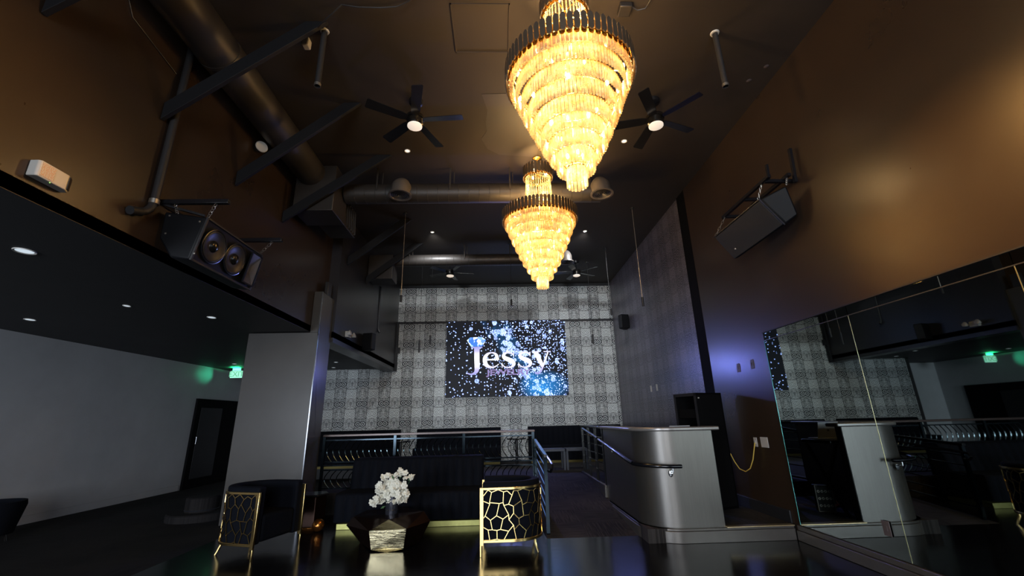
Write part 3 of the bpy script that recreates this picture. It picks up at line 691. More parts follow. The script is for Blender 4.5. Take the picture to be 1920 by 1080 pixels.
# thin conduit on the upper left wall
tag(MB().tube([(-2.952, 2.5, 4.95), (-2.952, 2.78, 4.52), (-2.952, 3.30, 4.44)], .004, 6).build('wall_wire', 'pvc'), 'thin wire running down the brown wall behind the pipe', 'wire')
tag(MB().tube([(-2.78, 9.80, 4.4), (-2.78, 9.83, 3.35)], .018, 8).tube([(-2.78, 9.83, 3.38), (-2.74, 9.83, 3.30)], .03, 8).build('wall_conduit', 'black'), 'black conduit drop on the charcoal wall beside the back wallpaper', 'pipe')

# ================================================================ LOUDSPEAKERS
def chain(mb, p, q, n, r=.010):
    p, q = Vector(p), Vector(q)
    for i in range(n):
        c_ = p + (q - p) * (i + .5) / n; L = (q - p).length / n * .62; d_ = (q - p).normalized()
        sd = Vector((1, 0, 0)) if i % 2 else Vector((0, 1, 0)); sd = (sd - d_ * sd.dot(d_)).normalized()
        mb.tube([c_ + d_ * L * math.cos(a) + sd * r * math.sin(a) for a in [2 * PI * k / 10 for k in range(10)]], .0028, 5, closed=True)
sl = thing('loudspeaker', 'black two-way loudspeaker with two exposed woofers hung on the left wall', 'loudspeaker', (-2.7, 3.95, 2.65))
SO = Vector(sl.location)
cs = [(-2.555, 3.075), (-2.632, 2.675), (-2.80, 2.70), (-2.93, 2.88), (-2.93, 3.135)]
m_ = MB(); y0, y1 = 3.50, 4.42; n = len(cs)
m_.add([Vector((x, y0, z)) - SO for x, z in cs] + [Vector((x, y1, z)) - SO for x, z in cs], [tuple(range(n)), tuple(range(2 * n - 1, n - 1, -1))] + [(i, (i + 1) % n, n + (i + 1) % n, n + i) for i in range(n)])
m_.build('cabinet', 'speakercase', sl, bevel=.018)
# baffle frame
fx = Vector((cs[0][0] - cs[1][0], 0, cs[0][1] - cs[1][1])); hgt = fx.length; uz = fx.normalized(); nx = Vector((uz.z, 0, -uz.x)); B0 = Vector((cs[1][0], 0, cs[1][1])) - SO; ey = Vector((0, 1, 0))
def bp(y, h, o_=0): return B0 + ey * y + uz * h * hgt + nx * o_
RM = Matrix((( ey.x, uz.x, nx.x), (ey.y, uz.y, nx.y), (ey.z, uz.z, nx.z)))
m_ = MB()
for a, b in (((y0, .02), (y1, .02)), ((y0, .98), (y1, .98)), ((y0 + .01, .02), (y0 + .01, .98)), ((y1 - .01, .02), (y1 - .01, .98))): m_.bar(bp(a[0], a[1], .006), bp(b[0], b[1], .006), .016, .016)
m_.build('edge_frame', 'pvc', sl)
for yc in (3.70, 4.02):
    c_ = bp(yc, .5, .002)
    wf = MB().lathe([(.150, 0), (.160, .008), (.160, .016), (.150, .018), (.142, .012)], 32, c_, RM).build('woofer', 'blackgloss', sl)
    MB().lathe([(.142, .012), (.132, .016), (.122, .008), (.055, -.0), (.05, .0)], 32, c_ + nx * .004, RM).build('cone', 'cone', wf)
    MB().lathe([(.056, .004), (.045, .022), (.025, .032), (0, .036)], 24, c_, RM).build('dust_cap', 'fanmetal', wf)
m_ = MB(); hy0, hy1, hh0, hh1 = 4.205, 4.385, .10, .90
def hq(y, h, o_): return bp(y, h, o_)
ym = (hy0 + hy1) / 2
hn = MB()
outer = [hq(hy0, hh0, .035), hq(hy1, hh0, .035), hq(hy1, hh1, .035), hq(hy0, hh1, .035)]
inner = [hq(ym - .02, .40, .002), hq(ym + .02, .40, .002), hq(ym + .02, .60, .002), hq(ym - .02, .60, .002)]
hn.add(outer + inner, [(0, 1, 5, 4), (1, 2, 6, 5), (2, 3, 7, 6), (3, 0, 4, 7), (4, 5, 6, 7)]); hn.build('horn', 'horn', sl, flat=True)
m_ = MB()
for i in range(4): m_.bar(outer[i], outer[(i + 1) % 4], .014, .014)
m_.build('horn_frame', 'speakercase', sl)
m_ = MB()
for yy, zz in ((3.30, 0),): pass
for k, (x, z) in enumerate(((-2.60, 2.73), (-2.61, 3.03), (-2.88, 2.92), (-2.88, 3.09))):
    MB().lathe([(0, .004), (.007, .003), (.009, 0)], 10, Vector((x, y0 - .001, z)) - SO, Matrix.Rotation(PI / 2, 3, 'X')).build('screw', 'chain', sl)
br = thing('speaker_bracket', 'two black square bars with chains carrying the left loudspeaker', 'bracket', (-2.9, 3.9, 3.2)); BO = Vector(br.location)
for yy, x1_ in ((3.46, -2.36), (4.30, -2.30)):
    h_ = MB().box(XS + .001 - BO.x, x1_ - BO.x, yy - .02 - BO.y, yy + .02 - BO.y, -.02, .02).build('bar', 'blackgloss', br, bevel=.003)
MB().bar(Vector((-2.955, 4.28, 3.2)) - BO, Vector((-2.955, 3.46, 3.2)) - BO, .02, .035).bar(Vector((-2.93, 3.46, 3.18)) - BO, Vector((-2.62, 3.56, 3.115)) - BO, .02, .02).build('wall_rail', 'blackgloss', br)
for p, q in (((-2.47, 3.46, 3.18), (-2.56, 3.52, 3.08)), ((-2.82, 3.46, 3.18), (-2.84, 3.53, 3.12)), ((-2.40, 4.30, 3.18), (-2.54, 4.36, 3.08))):
    c_ = MB(); chain(c_, Vector(p) - BO, Vector(q) - BO, 5, .012); c_.build('chain', 'chain', br)
# right loudspeaker, grille towards the room
P1, P2, P3, P4 = [Vector(v) for v in ((2.849, 4.077, 3.527), (2.704, 4.862, 3.423), (2.907, 4.844, 3.110), (3.053, 4.059, 3.214))]
B1 = Vector((3.05, 3.91, 3.60)); B4 = Vector((3.15, 3.966, 3.28)); B2 = B1 + (P2 - P1); B3 = B4 + (P3 - P4)
sr_ = thing('loudspeaker', 'black grille-fronted loudspeaker tilted on the right wall', 'loudspeaker', (3.0, 4.4, 3.1)); RO = Vector(sr_.location)
MB().hexa([p - RO for p in (P1, P2, P3, P4)], [p - RO for p in (B1, B2, B3, B4)]).build('cabinet', 'speakercase', sr_, bevel=.02)
nrm = (P2 - P1).cross(P4 - P1).normalized()
if nrm.dot(Vector((-1, 0, 0))) < 0: nrm = -nrm
def rq(a, b, o_): return P1 + (P2 - P1) * a + (P4 - P1) * b + nrm * o_ - RO
MB().hexa([rq(.02, .04, .012), rq(.98, .04, .012), rq(.98, .96, .012), rq(.02, .96, .012)], [rq(.02, .04, -.01), rq(.98, .04, -.01), rq(.98, .96, -.01), rq(.02, .96, -.01)]).build('grille', 'grille', sr_, bevel=.006)
m_ = MB(); 
for a, b, c2, d2 in ((.0, .0, .0, 1.0), (0, 0, 1, 0)): m_.bar(rq(a, b, .012), rq(c2, d2, .012), .010, .010)
m_.build('edge_trim', 'pvc', sr_)
MB().ball(rq(.84, .72, .013), .014, 10, 6).build('badge', 'chain', sr_)
br = thing('speaker_bracket', 'black ladder-like frame with chains carrying the right loudspeaker', 'bracket', (3.05, 4.3, 3.72)); BO = Vector(br.location)
MB().bar(Vector((2.90, 4.92, 3.72)) - BO, Vector((2.90, 3.93, 3.72)) - BO, .035, .035).build('rail', 'blackgloss', br)
MB().bar(Vector((3.10, 4.60, 3.72)) - BO, Vector((3.10, 3.90, 3.72)) - BO, .035, .035).build('rail', 'blackgloss', br)
for yy in (4.86, 4.42, 4.02): MB().box(2.9 - BO.x, XR - BO.x, yy - .018 - BO.y, yy + .018 - BO.y, -.03, .004).build('crossbar', 'blackgloss', br)
MB().bar(Vector((3.17, 3.90, 4.03)) - BO, Vector((3.17, 3.93, 3.64)) - BO, .03, .03).build('upright', 'blackgloss', br)
MB().bar(Vector((2.95, 4.0, 3.90)) - BO, Vector((2.95, 4.02, 3.70)) - BO, .025, .025).build('upright', 'blackgloss', br)
for p, q in (((2.90, 4.88, 3.70), P2 + Vector((.02, 0, .01))), ((2.90, 4.08, 3.70), P1 + Vector((0, .03, .01))), ((3.10, 3.95, 3.70), B1)):
    c_ = MB(); chain(c_, Vector(p) - BO, Vector(q) - BO, 6, .011); c_.build('chain', 'chain', br)
def small_speaker(x, y, z, s, label):
    o = thing('wall_speaker', label, 'loudspeaker', (x, y, z))
    MB().prism([(0, -.12), (.20, -.16), (.24, -.02), (.10, .12), (0, .12)] if s > 0 else [(0, -.12), (-.20, -.16), (-.24, -.02), (-.10, .12), (0, .12)], -.17, .17).build('cabinet', 'speakercase', o, bevel=.012)
    MB().box(min(0, -s * .02), max(0, -s * .02), -.05, .05, -.06, .06).build('mount', 'black', o)
    MB().bar((s * .203, -.158, 0), (s * .236, -.028, 0), .006, .30, (0, 0, 1)).build('grille', 'grille', o)
small_speaker(-2.77, 8.85, 2.90, 1, 'small black wall speaker on the charcoal wall at left')
small_speaker(XR - .02, 10.3, 3.55, -1, 'small black wall speaker on the charcoal wallpapered wall')

# ================================================================ EMERGENCY LIGHTS, SIGN, PLATES
def label_mat():
    t = NT('label lettering rows'); c = t.coord(); x, y, z = t.sep(c)
    rows = t.M('LESS_THAN', t.M('FRACT', t.M('MULTIPLY', z, 105.0)), .45); nb = t.M('GREATER_THAN', t.noise(t.V(0.0, t.M('MULTIPLY', y, 160.0), t.M('FLOOR', t.M('MULTIPLY', z, 105.0))), 1, 0), .46)
    t.bsdf(t.mix(t.M('MULTIPLY', rows, nb), (.66, .62, .56), (.62, .26, .08)), .5); return t.m
M['labelrow'] = label_mat()
o = thing('emergency_light', 'white emergency light unit on the brown wall at far left', 'emergency light', (XS, 2.56, 2.90), 0)
MB().prism([(0, -.115), (.055, -.115), (.070, -.105), (.070, .072), (.045, .115), (0, .115)], -.055, .055).build('housing', 'white', o, bevel=.006)
MB().add([(.0725, -.100, -.045), (.0725, -.015, -.045), (.0725, -.015, .045), (.0725, -.100, .045), (.069, -.100, -.045), (.069, -.015, -.045), (.069, -.015, .045), (.069, -.100, .045)], [(0, 1, 2, 3), (4, 7, 6, 5), (0, 4, 5, 1), (1, 5, 6, 2), (2, 6, 7, 3), (3, 7, 4, 0)]).build('label_panel', 'labelrow', o, flat=True)
MB().bar((.0705, .078, 0), (.052, .112, 0), .004, .09).build('lamp_lens', 'pvc', o)
MB().ball((.06, -.02, -.056), .003, 6, 4).build('indicator', emitter('green indicator', (.3, 1, .1), 2), o)
o = thing('emergency_light', 'white twin-head emergency light on the charcoal wall beyond the column', 'emergency light', (-2.79, 7.86, 2.86))
MB().box(0, .07, -.10, .06, -.05, .06).build('housing', 'white', o, bevel=.012)
for dy in (.10, -.13): MB().lathe([(0, -.03), (.03, -.03), (.05, .03), (.04, .035), (0, .03)], 16, (.09, dy, .01), Matrix.Rotation(PI / 2.6, 3, 'Y')).build('lamp_head', 'white', o)
o = thing('wall_lamp', 'small white round lamp on the brown wall below the ducts', 'lamp', (XS, 4.66, 4.58))
LR = Matrix.Rotation(-.7, 3, 'Z') @ Matrix.Rotation(PI / 2, 3, 'Y')
MB().tube([(0, 0, 0), (.06, -.03, 0)], .025, 10).build('mount', 'pvc', o)
MB().lathe([(0, 0), (.06, 0), (.072, .06), (.064, .066), (0, .06)], 24, (.04, -.02, 0), LR).build('lamp_head', 'pvc', o)
MB().lathe([(0, .072), (.066, .070), (.072, .060)], 24, (.04, -.02, 0), LR).build('lens', 'white', o)
tag(MB().box(-1.93, -1.86, 3.42, 3.50, 4.93, 5.03).build('ceiling_lamp', 'white', bevel=.012), 'small white fixture on the ceiling behind the near timber brace', 'lamp')
o = thing('exit_sign', 'illuminated green exit sign hanging from the low ceiling by the pale wall', 'exit sign', (-6.52, 11.0, 2.545))
M['exitface'] = emitter('green lit acrylic', (.22, .75, .50), 1.1); M['exittext'] = emitter('dark green letters', (.01, .45, .16), .8)
MB().box(-.15, .15, -.012, .012, -.085, .085).build('face', 'exitface', o)
MB().box(-.10, .10, -.03, .03, .085, .154).build('mount', 'white', o)
text_mesh('EXIT', .175, 'lettering', 'exittext', o, (0, -.015, 0), (PI / 2, 0, 0), .002, 1.0, .003)
lamp('exit_glow_up', 'AREA', (0, -.06, .10), 8, (.02, 1, .32), .2, look=(0, -.05, .2), parent=o)
lamp('exit_glow', 'SPOT', (-.08, -.05, .0), 6, (.05, 1, .5), .02, spot=math.radians(60), blend=1.0, parent=o).rotation_euler = (Vector((-1, -.65, -.02))).to_track_quat('-Z', 'Y').to_euler()
def plate(x, y, z, wd, ht, label, mat='plate', name='wall_plate', toggles=1, cat='wall plate'):
    o = thing(name, label, cat, (x, y, z)); MB().box(-.006, 0, -wd / 2, wd / 2, -ht / 2, ht / 2).build('cover', mat, o, bevel=.002)
    for k in range(toggles): MB().box(-.011, -.006, (k - (toggles - 1) / 2) * wd / max(1, toggles) - .012, (k - (toggles - 1) / 2) * wd / max(1, toggles) + .012, -.02, .02).build('insert', mat, o)
plate(XR, 5.742, 1.90, .075, .115, 'tan switch plate on the purple-lit wall, left one', 'dimplate', 'switch_plate')
plate(XR, 5.41, 1.91, .075, .115, 'tan outlet plate on the purple-lit wall, right one', 'dimplate', 'outlet_plate', 2)
plate(XR, 5.65, .965, .07, .11, 'white outlet plate where the yellow cable plugs in', 'plate', 'outlet_plate', 1)
plate(XR, 5.46, .97, .15, .12, 'wide white cover plate beside the yellow cable', 'plate', 'wall_plate', 0)
plate(XR + .01, 9.27, 1.87, .08, .13, 'white switch plate on the charcoal wallpaper, farther one', 'plate', 'switch_plate')
plate(XR + .01, 8.92, 1.87, .08, .13, 'white switch plate on the charcoal wallpaper, nearer one', 'plate', 'switch_plate')
plate(3.196, 3.90, .37, .075, .115, 'dark outlet plate set in the bottom of the mirror wall', 'dimplate', 'outlet_plate', 1)
tag(MB().tube([(3.205, 5.65, .955), (3.17, 5.62, .90), (3.15, 5.66, .76), (3.14, 5.74, .65), (3.14, 5.86, .60), (3.13, 5.98, .62), (3.12, 6.06, .70), (3.11, 6.12, .80)], .0065, 6).build('network_cable', 'yellow'), 'yellow cable drooping from the white outlet to the rack', 'cable')
tag(MB().box(-2.90, -2.84, 6.95, 7.10, 3.36, 3.60).build('junction_box', 'pvc', bevel=.006), 'small box fixed on top of the column', 'box')

# ================================================================ MIRRORS
sm = [5.05, 3.745, 2.415, 1.08, -.25]
for i in range(4):
    o = thing('wall_mirror', ['tall mirror panel nearest the booth', 'tall mirror panel in the middle of the right wall', 'tall mirror panel at the right picture edge', 'tall mirror panel beyond the picture edge'][i], 'mirror', (XR, (sm[i] + sm[i + 1]) / 2, .157), 0, 'mirror panels along the right wall')
    hw = (sm[i] - sm[i + 1]) / 2 - .003
    MB().box(-.018, -.004, -hw, hw, 0, 1.985).build('glass', 'mirror', o, flat=True)
    MB().box(-.004, 0, -hw, hw, 0, 1.985).build('backing', 'black', o)
    if i == 0: MB().box(-.020, -.002, hw, hw + .006, 0, 1.985).build('glass_edge', 'glassedge', o)
    so = tag(MB().box(XR - .018, XR - .002, sm[i + 1] + .003, sm[i] - .003, 2.15, 2.235).build('mirror_strip', 'mirror', flat=True), ['narrow mirror strip above the panel nearest the booth', 'narrow mirror strip above the middle panel', 'narrow mirror strip above the panel at the picture edge', 'narrow mirror strip beyond the picture edge'][i], 'mirror', 'mirror strips above the panels')
for i, yy in enumerate(sm[1:4]):
    struct('trim_%d' % (12 + i), MB().box(XR - .019, XR - .001, yy - .0028, yy + .0028, .157, 2.142), 'paleGold')
struct('trim_15', MB().box(XR - .0205, XR - .001, -.25, 5.05, 2.142, 2.150), 'pvc')
struct('trim_10', MB().box(XR - .03, XR, -.25, 5.055, 2.235, 2.245), 'black')

# ================================================================ DJ BOOTH
bt = thing('dj_booth', 'grey metallic DJ booth counter with one rounded corner', 'booth', (2.0, 5.6, .138)); BO = Vector(bt.location)
def shift(poly): return [(x - BO.x, y - BO.y) for x, y in poly]
MB().prism(shift(wallstrip(1.605, 5.145, 2.43, 7.02, .40, .10, 0, 0, 20)), .001, 1.0).build('wall_panel', 'booth', bt, ang=25)
MB().prism(shift(wallstrip(1.565, 5.095, 2.51, 7.06, .44, .20, 0, 0, 20)), 1.0, 1.042).build('countertop', 'boothtop', bt, bevel=.012, ang=25)
MB().box(2.428 - BO.x, 2.436 - BO.x, 5.15 - BO.y, 5.245 - BO.y, .001, 1.0).build('end_panel', 'black', bt)
o = thing('dj_desk', 'black DJ desk with equipment inside the booth, seen in the mirror', 'desk', (2.1, 5.62, .138))
MB().box(-.34, .34, -.26, .26, .80, .84).build('desk_top', 'blackgloss', o, bevel=.004)
for sx in (-1, 1):
    MB().bar((sx * .3, -.24, .0), (sx * .3, .24, .8), .03, .03).build('leg', 'pvc', o); MB().bar((sx * .26, .24, .0), (sx * .26, -.24, .8), .03, .03).build('leg', 'pvc', o)
o = thing('dj_controller', 'black DJ controller lying on the booth desk, seen in the mirror', 'DJ controller', (1.93, 5.62, .979))
MB().box(-.2, .16, -.15, .15, 0, .05).build('deck', 'speakercase', o, bevel=.006)
for dx in (-.11, .07): MB().lathe([(0, .062), (.05, .062), (.055, .05)], 20, (dx, 0, 0)).build('jog_wheel', 'fanmetal', o)
o = thing('laptop', 'silver laptop standing open on the booth desk, seen in the mirror', 'laptop', (2.25, 5.66, .979))
MB().box(-.13, .13, -.02, .17, 0, .014).build('keyboard_base', 'laptop', o, bevel=.004)
ld = MB().hexa([(-.13, -.02, .014), (.13, -.02, .014), (.13, -.075, .205), (-.13, -.075, .205)], [(-.13, -.012, .016), (.13, -.012, .016), (.13, -.067, .207), (-.13, -.067, .207)]).build('lid', 'laptop', o)
MB().lathe([(0, 0), (.016, 0)], 14, (0, -.051, .11), Matrix.Rotation(PI / 2 - .28, 3, 'X')).build('logo', 'black', ld)
o = thing('tablet_stand', 'small upright screen beside the laptop, seen in the mirror', 'screen', (1.98, 5.42, .979))
MB().box(-.07, .07, -.01, .01, .0, .17).build('tablet', 'black', o, bevel=.004); MB().box(-.062, .062, -.012, -.010, .02, .16).build('display', 'framegrey', o)
o = thing('power_box', 'black socket box with pale edges on the booth floor, seen in the mirror', 'power box', (2.40, 5.75, .138), .3)
MB().box(-.09, .09, -.05, .05, .0, .30).build('box', 'black', o, bevel=.004)
m_ = MB(); 
for a, b in (((-.09, 0), (.09, 0)), ((.09, 0), (.09, .3)), ((.09, .3), (-.09, .3)), ((-.09, .3), (-.09, 0))): m_.bar((a[0], -.052, a[1] + .004), (b[0], -.052, b[1] + .004 if b[1] < .2 else b[1] - .004), .008, .008)
m_.build('edge_frame', 'plate', o)
for r in range(3):
    for c in range(4): MB().lathe([(.008, 0), (.014, 0), (.014, .004), (.008, .004)], 10, (-.06 + .04 * c, -.052, .07 + .08 * r), Matrix.Rotation(PI / 2, 3, 'X')).build('socket', 'chain', o)
tag(MB().tube([(2.35, 5.8, .145), (2.2, 5.9, .147), (2.0, 6.05, .147), (1.85, 6.3, .147)], .008, 6).tube([(2.33, 5.83, .147), (2.15, 6.0, .147), (1.95, 6.1, .147)], .008, 6).build('power_cable', 'orange'), 'orange power cables on the booth floor, seen in the mirror', 'cable')
# handrail round the booth
o = thing('booth_handrail', 'glossy black handrail running down the ramp side and round the booth corner', 'handrail', (1.55, 5.5, .75)); HO = Vector(o.location)
pts = [(1.52, 7.0, .985), (1.52, 5.75, .842), (1.52, 5.45, .805), (1.535, 5.33, .790)]
for k in range(1, 9):
    a = PI + (PI / 2) * k / 8; pts.append((1.90 + .365 * math.cos(a), 5.42 + .365 * math.sin(a), .785 - .002 * k))
pts += [(2.0, 5.055, .768)]
MB().tube([Vector(p) - HO for p in pts], .021, 12).build('rail', 'railtube', o)
MB().tube([Vector(p) - HO for p in ((1.52, 8.25, 1.12), (1.52, 7.06, 1.0))], .02, 12).build('upper_rail', 'railtube', o)
for p, q in (((1.90, 5.055, .765), (1.90, 5.14, .70)), ((1.52, 6.2, .89), (1.60, 6.2, .82)), ((1.52, 7.9, 1.08), (1.60, 7.9, 1.0))):
    bk = MB().tube([Vector(p) - HO, Vector(p) - HO + Vector((0, 0, -.05)), Vector(q) - HO], .008, 8).build('wall_bracket', 'chrome', o)
MB().ball(Vector((1.90, 5.135, .69)) - HO, .028, 8, 4, (1, .4, 1.4)).build('rosette', 'chrome', o, flat=True)
# slatted rail beyond the booth
o = thing('ramp_railing', 'black slatted railing on the right side of the ramp behind the booth', 'railing', (1.62, 7.9, .3)); RO2 = Vector(o.location)
for yy in (7.12, 7.7, 8.3, 8.88): MB().box(-.02, .02, yy - .02 - RO2.y, yy + .02 - RO2.y, .0, .84).build('post', 'blackgloss', o)
MB().box(-.035, .035, 7.1 - RO2.y, 8.92 - RO2.y, .84, .875).build('top_rail', 'railtube', o, bevel=.006)
for zz in (.70, .57, .44, .32, .20): MB().box(-.008, .008, 7.1 - RO2.y, 8.9 - RO2.y, zz - .006, zz + .006).build('slat', 'rail', o)
struct('trim_11', MB().box(1.575, 1.66, 7.05, 8.95, -.02, .3005).box(1.57, 1.60, 7.02, 8.95, .3005, .33), 'boothbase', bevel=.004)
# equipment rack behind the booth
K, Rr, Ll = Vector((2.66, 5.92)), Vector((3.10, 6.10)), Vector((2.51, 6.29)); F = Rr + Ll - K
ax_ = (Rr - K).normalized(); ay_ = Vector((-ax_.y, ax_.x)); rzz = math.atan2(ax_.y, ax_.x)
o = thing('equipment_rack', 'tall black equipment rack cabinet behind the booth', 'rack', (K.x, K.y, .138), rzz)
wd_, dp_ = (Rr - K).length, .40
rk = MB().box(0, wd_, 0, .02, 0, 1.46).box(0, wd_, dp_ - .02, dp_, 0, 1.46).box(wd_ - .02, wd_, 0, dp_, 0, 1.46).box(0, wd_, 0, dp_, 1.44, 1.46).box(0, wd_, 0, dp_, 0, .03)
rk.build('cabinet', 'deepblack', o)
MB().box(-.012, 0, 0, .03, 0, 1.46).box(-.012, 0, dp_ - .03, dp_, 0, 1.46).box(-.012, 0, 0, dp_, 1.42, 1.46).box(-.012, 0, 0, dp_, 0, .05).build('front_frame', 'black', o)
for k in range(5): MB().box(.03, .3, .035, dp_ - .035, .25 + .22 * k, .25 + .22 * k + (.06 if k % 2 else .12)).build('rack_unit', 'deepblack', o, bevel=.003)
MB().box(.06, wd_ - .04, -.006, 0, .08, 1.38).build('side_panel', 'deepblack', o, bevel=.003)
MB().box(.03, .05, -.01, -.002, 1.385, 1.40).build('sticker', 'plate', o)
for k in range(4): MB().tube([(wd_ * (k % 2) * .9 + .03, .03 + .3 * (k // 2), 0), (wd_ * (k % 2) * .9 + .03, .03 + .3 * (k // 2), .012)], .015, 8).build('foot', 'black', o)

# ================================================================ STAGE RAIL
def stage_rail():
    o = thing('stage_railing', 'long stage railing of dark chromed bars with curved balusters behind the sofa', 'railing', (-2.8, 7.29, .3)); O = Vector(o.location)
    L = 3.33; tz = .83
    MB().box(0, L + .03, -.035, .035, tz - .018, tz + .018).build('top_rail', 'railcap', o, bevel=.006)
    posts = [0.02, 1.13, 2.22, L]
    for p in posts: MB().box(p - .02, p + .02, -.02, .02, .0, tz - .018).build('post', 'rail', o)
    for i in range(3):
        a, b = posts[i] + .02, posts[i + 1] - .02
        for zz in (.76, .435, .385, .32, .06): MB().box(a, b, -.009, .009, zz - .009, zz + .009).build('bar', 'rail', o)
        for k in range(11):
            x = a + (b - a) * (k + .8) / 11.4
            MB().tube([(x + .04 - .088 * math.sin(PI * q / 8), 0, .435 + .325 * q / 8) for q in range(9)], .007, 6).build('baluster', 'baluster', o)
            MB().tube([(x + .04 - .088 * math.sin(PI * q / 8), 0, .06 + .26 * q / 8) for q in range(9)], .007, 6).build('lower_baluster', 'baluster', o)
    return o
stage_rail()
o = thing('ramp_handrail', 'sloping dark steel handrail on the left side of the ramp', 'handrail', (.55, 6.4, 0)); O = Vector(o.location)
MB().box(-.02, .02, 5.62 - O.y, 5.66 - O.y, 0, .86).build('post', 'rail', o)
MB().box(-.02, .02, 7.18 - O.y, 7.22 - O.y, .0, .98).build('post', 'rail', o)
MB().bar(Vector((.55, 7.2, .99)) - O, Vector((.55, 5.60, .87)) - O, .045, .035).build('top_rail', 'railtube', o, bevel=.004)
for k in range(6): MB().bar(Vector((.55, 7.2, .86 - .12 * k)) - O, Vector((.55, 5.64, .74 - .12 * k)) - O, .012, .012).build('slat', 'rail', o)
MB().tube([Vector(p) - O for p in ((.60, 7.1, .93), (.62, 5.62, .79), (.62, 5.52, .775), (.61, 5.49, .74), (.60, 5.54, .70), (.58, 5.62, .70))], .016, 8).build('grab_rail', 'railtube', o)

# ================================================================ SEATING ON THE STAGE
def channel_block(mb, x0, x1, n, yf, yb, z0, z1, bul=.02, lean=0.0, rnd=.04, seg=6):
    """upholstered block whose front is a row of vertical channels"""
    prof = []
    for i in range(n * seg + 1):
        f = i / (n * seg); c_ = (i % seg) / seg; prof.append((x0 + (x1 - x0) * f, abs(math.sin(PI * f * n))))
    rows = [(0, .6), (.08, 1), (.5, 1), (.9, 1), (.97, .7), (1, 0)]
    vs = []; m = len(prof)
    for fz, k in rows:
        z = z0 + (z1 - z0) * fz
        for x, b in prof:
            ins = 0 if fz < .95 else rnd * (1 - k) 
            vs.append((x, yf - bul * b * k + lean * fz + ins, z))
    for x, b in prof: vs.append((x, yb + lean, z1))
    for x, b in prof: vs.append((x, yb, z0))
    R = len(rows) + 2; fs = []
    for r in range(R):
        q = (r + 1) % R
        for i in range(m - 1): fs.append((r * m + i, r * m + i + 1, q * m + i + 1, q * m + i))
    fs.append(tuple(r * m for r in range(R))); fs.append(tuple(r * m + m - 1 for r in range(R - 1, -1, -1)))
    mb.add(vs, fs); return mb
def banquette(x0, x1, label):
    w_ = x1 - x0; n = max(4, int(w_ / .13)); o = thing('banquette', label, 'bench seat', ((x0 + x1) / 2, 11.3, .3))
    channel_block(MB(), -w_ / 2, w_ / 2, n, .20, .42, .38, .835).build('backrest', 'velvet', o, ang=60)
    channel_block(MB(), -w_ / 2, w_ / 2, n, -.30, .42, .06, .40).build('seat', 'velvet', o, ang=60)
    MB().box(-w_ / 2 + .03, w_ / 2 - .03, -.25, .38, 0, .06).build('plinth', 'dimgold', o)
banquette(-4.6, -2.55, 'black channelled banquette against the wallpaper, leftmost')
banquette(-2.10, .02, 'black channelled banquette against the wallpaper, behind the middle of the railing')
banquette(.72, 3.1, 'long black channelled banquette at the head of the ramp')
def cube_table(x, label):
    o = thing('low_table', label, 'table', (x, 9.62, .3))
    for sx in (-1, 1):
        for sy in (-1, 1): MB().box(sx * .2 - .02, sx * .2 + .02, sy * .18 - .02, sy * .18 + .02, 0, .36).build('leg', 'framegrey', o)
    MB().box(-.22, .22, -.20, .20, .36, .41).build('table_top', 'framegrey', o, bevel=.004)
cube_table(1.12, 'low grey metal table at the ramp head, left one'); cube_table(1.58, 'low grey metal table at the ramp head, right one')
for x, lb in ((-2.3, 'small black round table between the left and middle banquettes'), (.38, 'small black round table before the wallpaper gap by the ramp')):
    o = thing('side_table', lb, 'table', (x, 10.6, .3))
    MB().lathe([(0, .60), (.22, .60), (.23, .585), (.22, .57), (0, .57)], 28).build('table_top', 'blackgloss', o)
    MB().tube([(0, 0, .02), (0, 0, .57)], .03, 12).build('pedestal', 'blackgloss', o); MB().lathe([(0, .03), (.15, .02), (.17, 0)], 24).build('foot', 'blackgloss', o)

# ================================================================ LOUNGE GROUP
o = thing('channelled_sofa', 'black velvet sofa with vertical channels and a lit gold base', 'sofa', (-1.2, 6.55, 0))
channel_block(MB(), -.93, .95, 14, .12, .36, .40, .815, .036, .10).build('backrest', 'velvet', o, ang=60)
channel_block(MB(), -.96, .96, 14, -.34, .36, .095, .43, .034).build('seat', 'velvet', o, ang=60)
MB().box(-.93, .93, -.30, .32, 0.0, .07).build('plinth', 'plinthgold', o, bevel=.004)

